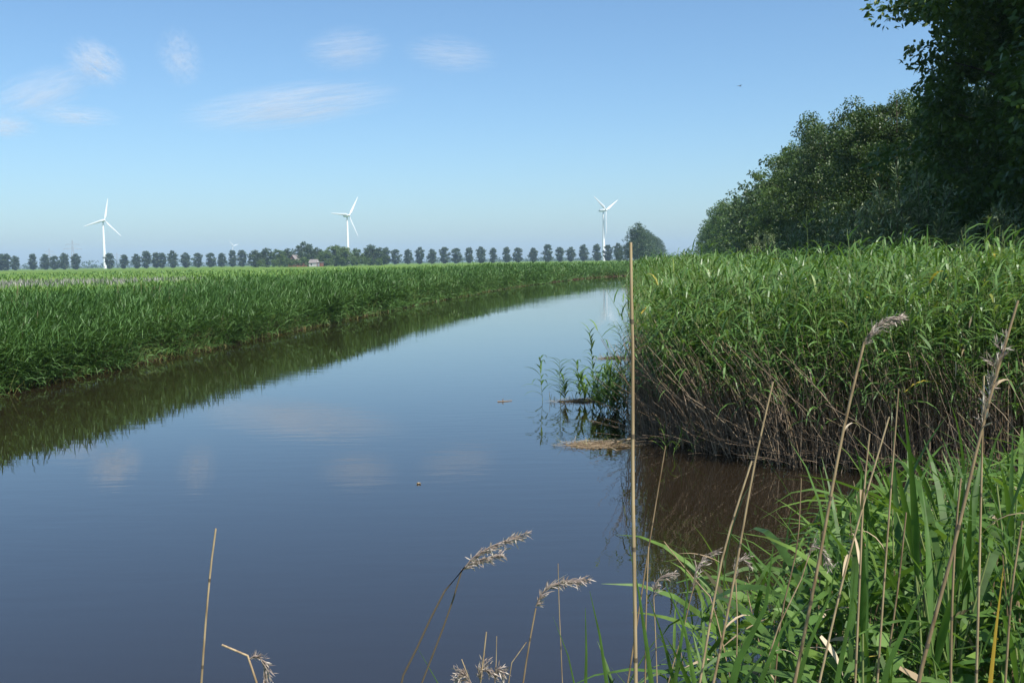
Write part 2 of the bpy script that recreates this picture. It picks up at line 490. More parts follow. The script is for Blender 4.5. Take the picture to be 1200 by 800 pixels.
# ---- left bank
S = Soup()
def left_reeds(n, o0, o1, d0, d1, leaves, segs, stem_k, lw, ll, dp, first):
    xy, nv, o = along(LEFT, n, o0, o1, d0, d1, 1, dp)
    c = clumpy(xy, 2.4)
    keep = (o > -.2 + .22 * (1 + wob(xy[:, 0], xy[:, 1], 1.1))) & ~((o < .4) & (c < .12))
    xy, nv, o, c = xy[keep], nv[keep], o[keep], c[keep]
    h = (1.82 + .13 * wob(xy[:, 0] + 7, xy[:, 1] * .7, 3.5) - .26 * np.clip((70 - xy[:, 1]) / 35, 0, 1) + .26 * c + rng.normal(0, .10, len(xy))) * np.clip(.72 + .28 * o / .9, .6, 1)
    h = np.maximum(h - gz(xy[:, 0], xy[:, 1]) * .85, .6)
    lean = -nv * np.clip(.55 - .3 * o, .0, .5)[:, None] + rng.normal(0, .12, (len(xy), 2)) + np.array([.12, 0])
    reed_soup(xy, h, leaves, segs, first, ll, lw, lean, .005, stem_k, 3, S, wind=.7)
left_reeds(5800, -.25, 2.2, 18, 46, 10, 3, 0, (.016, .029), (.38, .62), .8, .12)
left_reeds(3400, 2.0, 6.0, 18, 46, 7, 2, 0, (.024, .036), (.32, .55), .8, .55)
left_reeds(6000, -.2, 2.0, 44, 100, 9, 2, 0, (.035, .055), (.4, .65), .8, .10)
left_reeds(2600, 1.8, 6.0, 44, 100, 6, 2, 0, (.04, .06), (.4, .65), .8, .5)
left_reeds(4800, -.9, 2.0, 96, 215, 8, 2, 0, (.07, .11), (.5, .8), .5, .10)
left_reeds(2000, 1.8, 6.0, 96, 215, 5, 2, 0, (.07, .11), (.5, .8), .5, .5)
left_reeds(700, .0, 5.0, 6, 18, 8, 3, 0, (.020, .034), (.32, .55), .0, .15)
# dead stems and yellow sedge along the foot
xy, nv, o = along(LEFT, 3000, -.3, .5, 18, 110, 1, 1.0)
S.add(*ribbons(np.stack([xy[:, 0], xy[:, 1], np.maximum(gz(xy[:, 0], xy[:, 1]), -.02)], 1), rng.random(len(xy)) * 6.28, rng.normal(1.0, .3, len(xy)), rng.uniform(.1, .38, len(xy)) , .009 + .0004 * xy[:, 1], rng.uniform(.2, 1.6, len(xy)), 2), mi=3)
xy, nv, o = along(LEFT, 450, -.1, .5, 18, 80, 1, 1.0)
n = len(xy)
b0 = np.stack([xy[:, 0], xy[:, 1], gz(xy[:, 0], xy[:, 1])], 1)
tip = b0 + np.concatenate([-nv * rng.uniform(.0, .5, (n, 1)), rng.uniform(.3, .8, (n, 1))], 1)
S.add(*tubes(np.stack([b0, (b0 + tip) / 2 + [0, 0, .05], tip], 1), np.full(n, .006), np.full(n, .004)), mi=1)
xy, nv, o = along(LEFT, 500, .3, 3.0, 18, 90, 1, 1.0)
n = len(xy)
b0 = np.stack([xy[:, 0], xy[:, 1], gz(xy[:, 0], xy[:, 1])], 1)
tip = b0 + np.stack([rng.normal(.1, .15, n), rng.normal(0, .15, n), rng.uniform(.9, 1.5, n)], 1)
S.add(*tubes(np.stack([b0, (b0 + tip) / 2, tip], 1), np.full(n, .007), np.full(n, .005)), mi=2)
# low leaves hanging over the waterline
for (n_, d0_, d1_, o0_, o1_, L0, L1, w_) in ((3600, 18, 60, -.25, .35, .2, .5, .024), (3000, 55, 120, -.35, .5, .3, .6, .05), (3000, 110, 200, -.5, 2.5, .5, .9, .12)):
    xy, nv, o = along(LEFT, n_, o0_, o1_, d0_, d1_, 1, .8)
    n = len(xy)
    S.add(*ribbons(np.stack([xy[:, 0], xy[:, 1], np.maximum(gz(xy[:, 0], xy[:, 1]), 0) + rng.random(n) * .25], 1), np.arctan2(-nv[:, 1], -nv[:, 0]) + rng.normal(0, 1.0, n), rng.normal(.8, .35, n), rng.uniform(L0, L1, n), np.full(n, w_), rng.uniform(.6, 2.0, n), 3, rng.normal(0, .4, n), np.clip(rng.random(n) * .8 + .2 * wob(xy[:, 0], xy[:, 1], 1.5), 0, 1)), mi=0)
link('reed_bed_across_canal', S.mesh('reed_bed_across_canal', reedmats('reed_left')), kind='stuff', label='long bed of blue green reeds lining the far bank of the canal', category='reed bed')

# ---- right bed
S = Soup()
EDGE = np.concatenate([RIGHT[:-1], INFAR])
def right_reeds(line, n, o0, o1, d0, d1, leaves, segs, stem_k, lw, ll, dp, first, lean_k=.5, hk=1.0, side=1, wind=.45, stem_from=0.0):
    xy, nv, o = along(line, n, o0, o1, d0, d1, side, dp)
    c = clumpy(xy, 1.3)
    keep = shore(xy[:, 0], xy[:, 1]) > .0
    xy, nv, o, c = xy[keep], nv[keep], o[keep], c[keep]
    g = gz(xy[:, 0], xy[:, 1])
    far = np.clip((xy[:, 1] - 14) / 40, 0, 1)
    h = (2.14 - .13 * np.clip((5.5 - xy[:, 0]) / 3, 0, 1) * (xy[:, 1] < 40) + .30 * c + rng.normal(0, .16, len(xy)) + .02 * np.clip((xy[:, 0] - 3) / 4, 0, 1)) * np.clip(.86 + .14 * o / 1.0, .8, 1) * hk + np.clip(o, 0, 1) * .10
    h = np.maximum(h - g * .6, .5)
    droopy = rng.random(len(xy)) < .12
    h = np.where(droopy & (o < 1.2), h * rng.uniform(.6, .9, len(xy)), h)
    lean = -nv * (np.clip(.75 - .3 * o, 0, .75) * rng.uniform(.3, 1.5, len(xy)))[:, None] * lean_k / .5 + rng.normal(0, .2, (len(xy), 2)) + np.array([-.10, 0]) * (xy[:, 0:1] > 2.2) * (xy[:, 1:2] < 15)
    reed_soup(xy, h, leaves, segs, first, ll, lw, lean, .0055, stem_k, 3, S, wind=wind, stem_from=stem_from, hang=.5)
# the face along the side channel, closest to the camera
right_reeds(INFAR, 1900, .1, 1.5, 9, 16, 9, 4, 6, (.020, .036), (.38, .62), 0, .50, .36)
right_reeds(INFAR, 1500, 1.2, 4.0, 9, 19, 8, 3, 3, (.020, .036), (.38, .62), 0, .5, .2, stem_from=.3)
right_reeds(INFAR, 1500, 4.0, 9.0, 9, 22, 6, 3, 0, (.022, .036), (.4, .66), 0, .6, .0, stem_from=.5)
# along the canal
right_reeds(RIGHT, 1900, .3, 1.8, 14, 34, 9, 3, 5, (.016, .029), (.38, .62), .8, .42, .12)
right_reeds(RIGHT, 2000, 1.4, 6.0, 14, 34, 7, 3, 0, (.020, .036), (.38, .64), .6, .55, .1)
right_reeds(RIGHT, 2600, .3, 2.0, 33, 80, 8, 2, 0, (.035, .055), (.4, .65), .8, .2, .15)
right_reeds(RIGHT, 2400, 1.5, 9.0, 33, 80, 6, 2, 0, (.04, .06), (.4, .65), .5, .5, .0)
right_reeds(RIGHT, 2200, .05, 10.0, 78, 172, 7, 2, 0, (.07, .11), (.5, .8),   .5, .2, .1)
# tall single reeds that overtop the bed
right_reeds(INFAR, 110, 1.0, 6.0, 9, 20, 7, 4, 6, (.020, .034), (.32, .5), 0, .6, .1, hk=1.13)
# bare dead stems fanning out over the water at the foot of the bed
def dead_stems(line, n, o0, o1, d0, d1, hmin, hmax, reach, mi, r=.0045):
    xy, nv, o = along(line, n, o0, o1, d0, d1, 1, .3)
    keep = shore(xy[:, 0], xy[:, 1]) > -.15
    xy, nv, o = xy[keep], nv[keep], o[keep]
    n = len(xy)
    h = rng.uniform(hmin, hmax, n)
    rc = rng.uniform(reach[0], reach[1], n)
    tang = np.stack([nv[:, 1], -nv[:, 0]], 1) * rng.normal(-.05, .42, (n, 1))
    b = np.stack([xy[:, 0], xy[:, 1], np.maximum(gz(xy[:, 0], xy[:, 1]), -.02)], 1)
    P = []
    for t in np.linspace(0, 1, 5):
        q = t ** 1.7
        d = (-nv * rc[:, None] + tang) * (.35 * t + .65 * q)
        P.append(b + np.concatenate([d, (h * (t - .12 * t * t))[:, None]], 1))
    S.add(*tubes(np.stack(P, 1), np.full(n, r), np.full(n, r * .55)), mi=mi)
dead_stems(INFAR, 1300, .0, 1.2, 9, 16, .7, 2.0, (.0, .75), 2)
dead_stems(INFAR, 1000, -.12, .35, 9, 16, .8, 1.9, (.0, .85), 6)
dead_stems(INFAR, 560, .0, .8, 9, 16, .9, 2.1, (.1, .8), 1)
dead_stems(RIGHT, 1100, .1, 1.2, 14, 40, .8, 2.1, (-.1, .35), 1)
dead_stems(RIGHT, 900, .1, 1.2, 14, 40, .7, 1.6, (.0, .35), 2)
dead_stems(INFAR, 700, -.1, .6, 9, 16, .1, .7, (.25, .9), 2, .004)
dead_stems(INFAR, 60, .0, .6, 9, 16, .2, .8, (.5, 1.1), 1, .004)
# dry broken leaves low in the bed
xy, nv, o = along(INFAR, 2600, .0, 1.3, 9, 16, 1)
n = len(xy)
zb = gz(xy[:, 0], xy[:, 1]) + rng.random(n) ** 1.4 * 1.0
S.add(*ribbons(np.stack([xy[:, 0], xy[:, 1], zb], 1) - np.concatenate([nv * (zb * .25)[:, None], np.zeros((n, 1))], 1), rng.random(n) * 6.28, rng.normal(-.4, .5, n), rng.uniform(.15, .4, n), rng.uniform(.006, .014, n), rng.uniform(0, .9, n), 2), mi=2)
xy, nv, o = along(INFAR, 160, .0, .8, 9, 16, 1)
n = len(xy)
zb = gz(xy[:, 0], xy[:, 1]) + rng.uniform(.8, 1.9, n)
S.add(*ribbons(np.stack([xy[:, 0], xy[:, 1], zb], 1) - np.concatenate([nv * (zb * .2)[:, None], np.zeros((n, 1))], 1), rng.random(n) * 6.28, rng.normal(-.2, .6, n), rng.uniform(.15, .3, n), rng.uniform(.012, .022, n), rng.uniform(0, 1.2, n), 3), mi=4)
link('reed_bed_beside_trees', S.mesh('reed_bed_beside_trees', reedmats('reed_right')), kind='stuff', label='tall dense reed bed with brown dead stems between canal and trees', category='reed bed')

# ------------------------------------------------------------------ trees
def leaf_cloud(centres, radii, per, size, soup, flat=.75, down=.25):
    """leaf-sized faces gathered in clumps"""
    n = len(centres) * per
    ci = np.repeat(np.arange(len(centres)), per)
    d = rng.normal(0, 1, (n, 3)); d /= np.linalg.norm(d, axis=1, keepdims=True)
    rr = rng.random(n) ** .45
    p = centres[ci] + d * (radii[ci] * rr)[:, None] * np.array([1, 1, flat])
    az = np.arctan2(d[:, 1], d[:, 0]) + rng.normal(0, .9, n)
    el = rng.normal(-down, .55, n)
    L = size * rng.uniform(.7, 1.35, n)
    rn = np.clip(rng.random(n) * .75 + rng.random(len(centres))[ci] * .25, 0, 1)
    soup.add(*ribbons(p, az, el, L, L * rng.uniform(.5, .8, n), rng.uniform(.1, .9, n), 2, rng.normal(0, .7, n), rn, base_w=.3))
    return soup

def tree_meshes(name, H, Wd, crown0, clumps, per, size, leaf, shape='oval', lobes=1.0, clump_r=(.5, 1.0), trunk_r=.2, limb_n=14):
    """trunk with limbs and an uneven crown of leaf clumps"""
    # limbs
    s = Soup()
    k = 9
    bend = rng.normal(0, .15, (k, 2)).cumsum(0) * .35
    tp = np.array([[bend[i, 0] * i / k, bend[i, 1] * i / k, H * .93 * i / (k - 1) - .3] for i in range(k)])
    s.add(*one_tube(tp, trunk_r, trunk_r * .12, 8))
    cz, hz = (H + crown0) / 2, (H - crown0) / 2
    cents, rads = [], []
    tries = 0
    while len(cents) < clumps and tries < clumps * 30:
        tries += 1
        u = rng.normal(0, 1, 3); u /= np.linalg.norm(u)
        q = rng.random() ** .38
        zz = u[2] * q
        if shape == 'column':
            rw = Wd / 2 * (1 - abs(zz) ** 3.0) ** .5
            rr = math.sqrt(rng.random()) * rw
            th = rng.random() * 6.28
            zz = rng.uniform(-1, 1); rr = math.sqrt(rng.random()) * Wd / 2 * max(0.05, 1 - abs(zz) ** 2.6) ** .5
            c = np.array([math.cos(th) * rr, math.sin(th) * rr, cz + zz * hz])
        else:
            taper = 1.0 - .25 * zz if shape == 'oval' else 1.0 - .15 * zz
            c = np.array([u[0] * q * Wd / 2 * taper, u[1] * q * Wd / 2 * taper, cz + zz * hz])
        ph = math.atan2(c[1], c[0])
        lump = 1 + .16 * lobes * math.sin(3 * ph + c[2] * .9) + .12 * lobes * math.sin(c[2] * 1.9 + ph * 2)
        c[:2] *= lump
        cents.append(c); rads.append(rng.uniform(*clump_r))
    cents = np.array(cents); rads = np.array(rads)
    li = rng.choice(len(cents), min(limb_n, len(cents)), replace=False)
    for i in li:
        c = cents[i]
        zb = max(crown0 * .6, c[2] - rng.uniform(.25, .6) * np.hypot(c[0], c[1]) - .8)
        zb = min(zb, H * .85)
        a = np.array([np.interp(zb, tp[:, 2], tp[:, 0]), np.interp(zb, tp[:, 2], tp[:, 1]), zb])
        mid = (a + c) / 2 + np.array([0, 0, .15]) + rng.normal(0, .12, 3)
        s.add(*one_tube([a, mid, c], trunk_r * .26 * (1.1 - zb / H), trunk_r * .05, 5))
    tm = s.mesh(name + '_trunk', [M['bark']], True)
    cs = leaf_cloud(cents, rads, per, size, Soup())
    cm = cs.mesh(name + '_crown', [leaf])
    return tm, cm

def place_tree(kind, pos, scale, rz, name, label, cat='tree', group=None, zs=1.0, parts=('trunk', 'crown')):
    t = thing(name, label, cat, pos, group, rz)
    t.scale = (scale, scale, scale * zs)
    link(parts[0], kind[0], t)
    link(parts[1], kind[1], t)
    return t

ORD = ['first', 'second', 'third', 'fourth', 'fifth', 'sixth', 'seventh', 'eighth', 'ninth', 'tenth', 'eleventh', 'twelfth', 'thirteenth', 'fourteenth',
       'fifteenth', 'sixteenth', 'seventeenth', 'eighteenth', 'nineteenth', 'twentieth', 'twenty-first', 'twenty-second', 'twenty-third', 'twenty-fourth',
       'twenty-fifth', 'twenty-sixth', 'twenty-seventh', 'twenty-eighth', 'twenty-ninth', 'thirtieth', 'thirty-first', 'thirty-second', 'thirty-third', 'thirty-fourth', 'thirty-fifth']

# dark row beside the canal, running away from the camera
row_kinds = [tree_meshes('row_tree', 16, 9.5, .8, 140, 260, .185, M[['tree_dark', 'tree_mid'][i]], 'oval', 1.5, (.6, 1.3), .22, 20) for i in range(2)]
near_kind = tree_meshes('row_tree_near', 19, 10.5, .8, 270, 230, .225, M['tree_mid'], 'column', 1.3, (.6, 1.25), .28, 24)
row_far = [tree_meshes('row_tree_far', 16, 9.5, .5, 110, 42, .42, M[['tree_mid', 'tree_dark'][i]], 'oval', 1.0, (.7, 1.3), .24, 8) for i in range(2)]
def row_x(y):
    return 13.6 + .162 * y
ys = [25.5, 33, 40.5, 49, 57]
seen = 0
y = 22.4
rows = []
while y < 400:
    rows.append(y)
    y += 7.2 if y < 90 else (9.5 if y < 180 else 14)
k = 0
for i, y in enumerate(rows):
    sx = row_x(y) + rng.normal(0, .7) + (.9 if y < 42 else (1.3 if y < 46 else 0))
    u = 600 + F * (sx - 4) / y
    inview = u < 1230
    if not inview:
        lab = 'dark leafy tree of the row beside the reed bed, nearer than the right picture edge'
        grp = 'row trees just out of view'
    else:
        lab = ['tallest dark tree at the right picture edge, nearest of the row', 'second tree of the dark right-hand row, ragged leafy top against the sky'][k] if k < 2 else \
            '%s tree counted from the nearest in the dark row behind the right reed bed' % ORD[min(k, 34)]
        grp = 'trees in the dark row on the right'
        k += 1
    kind = row_kinds[int(rng.integers(2))] if y < 110 else row_far[int(rng.integers(2))]
    if y < 46:
        kind = near_kind
    sc_ = rng.uniform(1.0, 1.06) if y < 46 else float(np.interp(y, [46, 58, 75, 100, 400], [.70, .77, .87, .92, .96])) * rng.uniform(.96, 1.04)
    place_tree(kind, (sx, y + rng.normal(0, .6), float(gz([sx], [y])[0]) - .05), sc_, rng.random() * 6.28, 'row_tree', lab, 'tree', grp, rng.uniform(.95, 1.05))
# a second line behind the first closes the gaps
for i, y in enumerate(np.arange(25, 150, 11.0)):
    sx = row_x(y) + 8.5 + rng.normal(0, .8)
    place_tree(row_kinds[int(rng.integers(2))], (sx, y, float(gz([sx], [y])[0]) - .05), rng.uniform(.9, 1.05), rng.random() * 6.28, 'inner_row_tree',
               'dark tree of the inner row, mostly hidden behind the right-hand front row', 'tree', 'inner trees behind the right-hand row')

# grey-green willow shrubs in front of the row
def shrub_meshes(H, Wd, stems, per, size, leaf):
    s, c = Soup(), Soup()
    for i in range(stems):
        az = rng.random() * 6.28
        out = rng.random() ** .6 * Wd / 2
        h = H * (1 - .35 * (out / (Wd / 2)) ** 2) * rng.uniform(.75, 1.05)
        P = [np.array([math.cos(az) * out * .15, math.sin(az) * out * .15, -.1])]
        for t in (.35, .7, 1):
            P.append(np.array([math.cos(az) * out * (t ** .8), math.sin(az) * out * (t ** .8), h * t]) + rng.normal(0, .06, 3))
        P = np.array(P)
        s.add(*one_tube(P, .022, .005, 5))
        tt = rng.uniform(.22, 1.0, per)
        idx = tt * 3
        pts = np.stack([np.interp(idx, range(4), P[:, j]) for j in range(3)], 1) + rng.normal(0, .10, (per, 3)) * (1.6 - tt[:, None])
        c.add(*ribbons(pts, rng.random(per) * 6.28, rng.normal(.75, .35, per), size * rng.uniform(.7, 1.3, per), size * .24 * rng.uniform(.8, 1.2, per), rng.uniform(0, .7, per), 2, rng.normal(0, .6, per), base_w=.4))
    return s.mesh('shrub_stems', [M['bark']], True), c.mesh('shrub_foliage', [leaf])
sh = [shrub_meshes(4.6, 3.6, 46, 170, .21, M['willow']) for _ in range(3)]
for (u, y, vtop, lab) in [(1062, 27, 196, 'tall silvery willow shrub with pale upright tips before the dark trees'), (1015, 30, 232, 'silvery willow shrub just short of the tallest willow shrub'),
                          (968, 36, 238, 'broad grey green willow shrub under the bright middle trees'), (925, 47, 262, 'small grey willow shrub at the foot of the row beyond the broad one'),
                          (893, 62, 272, 'low distant willow shrub at the foot of the row'), (1110, 27, 262, 'low dull willow shrub behind the tallest reeds'),
                          (1172, 25, 240, 'dim willow shrub in deep shade at the right picture edge'), (1040, 33, 262, 'short willow shrub half hidden between two silvery ones')]:
    p = at(u, 300, y)
    g = float(gz([p.x], [y])[0])
    top = at(u, vtop, y).z
    place_tree(sh[int(rng.integers(3))], (p.x, y, g), (top - g) / 4.6, rng.random() * 6.28, 'willow_shrub', lab, 'shrub', 'willow shrubs before the dark row', parts=('stem', 'foliage'))

# lone young tree between the bed and the row
p = at(808, 300, 62)
k_small = tree_meshes('young_tree', 4.4, 2.4, .4, 40, 60, .16, M['tree_mid'], 'oval', 1.3, (.2, .45), .06, 8)
place_tree(k_small, (p.x, 62, float(gz([p.x], [62])[0])), (at(808, 284, 62).z - .6) / 4.4, 1.0, 'young_tree', 'small lone bushy tree poking up at the far end of the right reed bed', 'tree')

# poplars beyond the bend of the canal, closing the view
pop = [tree_meshes('bend_tree', 20, 12, 1.0, 120, 40, .6, M['tree_far'], 'oval', .5, (.9, 1.8), .3, 6) for _ in range(3)]
for i, (yy) in enumerate([545, 575, 605, 640, 675, 715, 760, 805, 855, 910, 970, 1040]):
    xx = 69 + (yy - 545) * .175
    place_tree(pop[i % 3], (xx, yy, .85), 20.6 / 20 if i else 1.08, i * 1.3, 'bend_tree', '%s tree from the left in the round-topped group beyond the canal bend' % ORD[i], 'tree', 'trees beyond the canal bend')
for i, (u, vt, yy) in enumerate([(735, 284, 560), (725, 291, 620), (743, 278, 600)]):
    p = at(u, 303, yy)
    place_tree(pop[i], (p.x, yy, .85), (at(u, vt, yy).z - .85) / 20, 2.1 * i, 'bend_tree',
               ['bushy low tree at the left foot of the round-topped group', 'lowest bush left of the round-topped group, beside the right turbine', 'middling tree leaning against the round-topped group'][i], 'tree', 'trees beyond the canal bend')

# far roadside row across the horizon
far = [tree_meshes('roadside_tree', 15, [8.2, 7.4, 8.8, 7.8, 8.4][i], 1.0, 100, 32, 1.0, M['tree_far'], 'column', .9, (.8, 1.5), .3, 5) for i in range(5)]
FARY = 960
secA = [1, 10, 23, 36, 50, 63, 76, 87]
secB = [131, 143, 158, 170, 182.5, 190, 203, 218, 231, 246, 259, 272, 285]
secC = [452, 464, 478, 492, 507, 521, 535, 550, 564, 578, 594, 607, 625, 642, 656, 669, 684, 700, 713, 724]
tops = {131: 297, 158: 298, 182.5: 297.5, 246: 295, 713: 287, 1: 298}
for sec, txt in ((secA, 'left of the left turbine'), (secB, 'between left turbine and farm grove'), (secC, 'right of the farm grove')):
    for i, u in enumerate(sec):
        p = at(u, hor(u), FARY)
        hpx = 15.4 + rng.normal(0, .7)
        h = hpx * FARY / F + 2.0
        place_tree(far[int(rng.integers(5))], (p.x, FARY + rng.normal(0, 4), .9), h / 15, rng.random() * 6.28, 'roadside_tree',
                   '%s tree from the left in the distant roadside row %s' % (ORD[i], txt), 'tree', 'trees in the distant roadside row', rng.uniform(.92, 1.08))

# farm grove
grove = [tree_meshes('grove_tree', 16, 14, .1, 130, 46, .8, M[['tree_far', 'tree_mid', 'tree_light'][i]], 'oval', .9, (1.0, 2.0), .3, 6) for i in range(3)]
GY_ = 660
gl = [(300, 292, 0, 'rounded dark tree at the left end of the farm grove'), (312, 289.5, 0, 'bushy dark tree second from the left in the farm grove'), (327, 291, 1, 'broad green tree left of the hidden farmhouse roof'),
      (338, 290, 0, 'dark tree directly left of the farmhouse gable'), (357, 282, 0, 'tallest dark domed tree in the farm grove'), (372, 289, 0, 'dark tree right behind the white shed'),
      (380, 292, 1, 'green bush-like tree just right of the white shed'), (392, 286, 2, 'pale green rounded tree below the middle turbine'), (404, 288, 2, 'second pale green tree below the middle turbine'),
      (418, 290, 1, 'mid green tree right of the pale green pair'), (434, 285.5, 0, 'large dark tree near the right end of the farm grove'), (446, 289, 0, 'last dark tree at the right end of the farm grove')]
for i, (u, vt, kd, lab) in enumerate(gl):
    yy = GY_ + (22 if kd == 0 else 0) + rng.normal(0, 6)
    p = at(u, 308, yy)
    place_tree(grove[kd], (p.x, yy, .88), (at(u, vt, yy).z - .88) / 16.2, rng.random() * 6.28, 'grove_tree', lab, 'tree', 'trees of the farm grove')
gb = tree_meshes('garden_bush', 5, 6, .1, 40, 30, .5, M['tree_mid'], 'oval', 1, (.6, 1.1), .1, 3)
for i, (u, lab) in enumerate([(306, 'low bush at the left foot of the farm grove'), (322, 'low garden bush under the left grove trees'), (337, 'low garden bush left of the white shed'), (343, 'leafy bush hiding the farmhouse wall'), (350, 'second leafy bush before the farmhouse'), (357, 'low bush close beside the white shed'),
                              (386, 'low bush right of the brown shed end'), (401, 'low bush under the pale green trees'), (416, 'low bush under the middle of the right grove'), (430, 'low bush under the large dark grove tree'), (444, 'low bush at the right foot of the farm grove')]):
    if 340 < u < 375:
        yy = GY_ - 2
    else:
        yy = GY_ - 8
    p = at(u, 308, yy)
    place_tree(gb, (p.x, yy, .85), rng.uniform(.9, 1.3), i, 'garden_bush', lab, 'bush', 'bushes of the farm garden')

# far woodland on the horizon: one mass
s = Soup()
xs = rng.uniform(-1150, 420, 1500)
yy = rng.uniform(1750, 1950, 1500)
hh = 7 + 5 * wob(xs, yy, 60) + rng.normal(0, 1.2, 1500) + np.where((xs > -780) & (xs < -600), 5, 0)
cz = np.stack([xs, yy, .8 + np.maximum(hh, 3) * rng.random(1500) ** .6], 1)
leaf_cloud(cz, np.full(1500, 3.2), 9, 3.0, s)
link('distant_woodland', s.mesh('distant_woodland', [M['tree_far']]), kind='stuff', label='low hazy woodland along the horizon behind the roadside row', category='woodland')

# ------------------------------------------------------------------ wind turbines
def turbine(name, u, y, vhub, blade_deg, label, group, blade_len=31, detail=True):
    b = at(u, 300, y)
    hub_z = at(u, vhub, y).z
    base = .85
    Hh = hub_z - base
    k = Hh / 65.0
    t = thing(name, label, 'wind turbine', (b.x, y, base), group)
    s = Soup(); s.add(*one_tube([(0, 0, -1), (0, 0, Hh * .33), (0, 0, Hh * .66), (0, 0, Hh - 1.3 * k)], 2.1 * k, 1.15 * k, 24))
    link('tower', s.mesh('tower', [M['steel_white']], True), t)
    ax = Vector((.76, -.65, .05)).normalized()
    sd = Vector((-ax.y, ax.x, 0)).normalized()
    uu = ax.cross(sd) * -1
    if uu.z < 0: uu = -uu
    # nacelle: rounded box along the axis
    s = Soup()
    rings = []
    prof = [(-6.2, .75), (-6.0, 1.35), (-3, 1.65), (1.5, 1.7), (2.9, 1.45), (3.0, .9)]
    for a, r in prof:
        rings.append([np.array(ax) * a * k + np.array(sd) * r * k * math.copysign(abs(math.cos(q)) ** .6, math.cos(q)) + np.array(uu) * r * k * math.copysign(abs(math.sin(q)) ** .6, math.sin(q)) for q in np.linspace(0, 2 * math.pi, 17)[:-1]])
    v = np.array(rings); nr = len(prof)
    q = np.array([[i * 16 + j, i * 16 + (j + 1) % 16, (i + 1) * 16 + (j + 1) % 16, (i + 1) * 16 + j] for i in range(nr - 1) for j in range(16)])
    s.add(v, q, np.full(v.size // 3, .5))
    capv = np.concatenate([v[0], v[-1]]); capq = np.array([[0, 1 + j, 2 + j, 3 + j] for j in range(0, 13, 2)] + [[16, 17 + j, 18 + j, 19 + j] for j in range(0, 13, 2)])
    s.add(capv, capq, np.full(32, .5))
    nc = link('nacelle', s.mesh('nacelle', [M['steel_white']], True), t); nc.location = (0, 0, Hh)
    s = Soup()
    for a0_, a1_ in ((-6.9, -6.15),):
        s.add(*one_tube([np.array(ax) * a0_ * k, np.array(ax) * (a0_ + a1_) / 2 * k, np.array(ax) * a1_ * k], 1.0 * k, 1.3 * k, 12))
    shade_cap = link('rear_shade_cap', s.mesh('rear_shade_cap', [M['door_shade_grey']], True), nc)  # added dark cap: shade on the nacelle's tail end put into colour
    # spinner
    s = Soup()
    pr = [(3.0, 1.0), (3.6, 1.35), (4.8, 1.3), (5.8, .8), (6.3, .15)]
    v = np.array([[np.array(ax) * a * k + (np.array(sd) * math.cos(q_) + np.array(uu) * math.sin(q_)) * r * k for q_ in np.linspace(0, 2 * math.pi, 17)[:-1]] for a, r in pr])
    q = np.array([[i * 16 + j, i * 16 + (j + 1) % 16, (i + 1) * 16 + (j + 1) % 16, (i + 1) * 16 + j] for i in range(len(pr) - 1) for j in range(16)])
    s.add(v, q, np.full(v.size // 3, .5))
    hb = link('hub', s.mesh('hub', [M['steel_white']], True), t); hb.location = (0, 0, Hh)
    # blades: tapered twisted aerofoils; the picture's right is the rotor plane's right
    rr = Vector((uu.cross(ax))).normalized()
    if rr.x < 0: rr = -rr
    for dg in blade_deg:
        a = R(dg)
        e = uu * math.cos(a) + rr * math.sin(a)
        c = e.cross(ax).normalized()
        rings = []
        for f_, ch, th, tw in [(.03, 1.0, 1.0, 0), (.08, 1.3, .9, 10), (.2, 2.9, .6, 14), (.45, 2.1, .36, 8), (.75, 1.3, .2, 3), (.95, .75, .1, 0), (1, .2, .05, 0)]:
            cc = c * math.cos(R(tw + 8)) + ax * math.sin(R(tw + 8)); tt = ax * math.cos(R(tw + 8)) - c * math.sin(R(tw + 8))
            cen = e * (f_ * blade_len * k) + ax * 4.4 * k + cc * (ch * .18 * k)
            rings.append([np.array(cen + cc * (ch * .62 * k * math.cos(q_)) + tt * (th * .62 * k * math.sin(q_))) for q_ in np.linspace(0, 2 * math.pi, 9)[:-1]])
        v = np.array(rings)
        q = np.array([[i * 8 + j, i * 8 + (j + 1) % 8, (i + 1) * 8 + (j + 1) % 8, (i + 1) * 8 + j] for i in range(6) for j in range(8)])
        s = Soup(); s.add(v, q, np.full(56, .5))
        bl = link('blade', s.mesh('blade', [M['blade']], True), t); bl.location = (0, 0, Hh)
    if detail:
        part_boxes('door', [(-.5, .5, -2.16 * k, -2.06 * k, 1, 3.2)], M['door_shade_grey'], t)
    return t
turbine('wind_turbine', 122.5, 1307, 258.5, (13, 133, 253), 'leftmost tall white turbine above the reed field, one blade nearly straight up', 'white wind turbines')
turbine('wind_turbine', 408, 1307, 252.8, (34, 154, 274), 'white turbine rising behind the farm grove', 'white wind turbines')
turbine('wind_turbine', 707.5, 1273, 246.5, (63, 183, 303), 'white turbine with blades in a Y shape, mirrored in the canal', 'white wind turbines')
turbine('wind_turbine', 273, 3300, 288, (75, 195, 315), 'tiny far turbine peeping over the roadside row left of the grove', 'white wind turbines', 22, False)

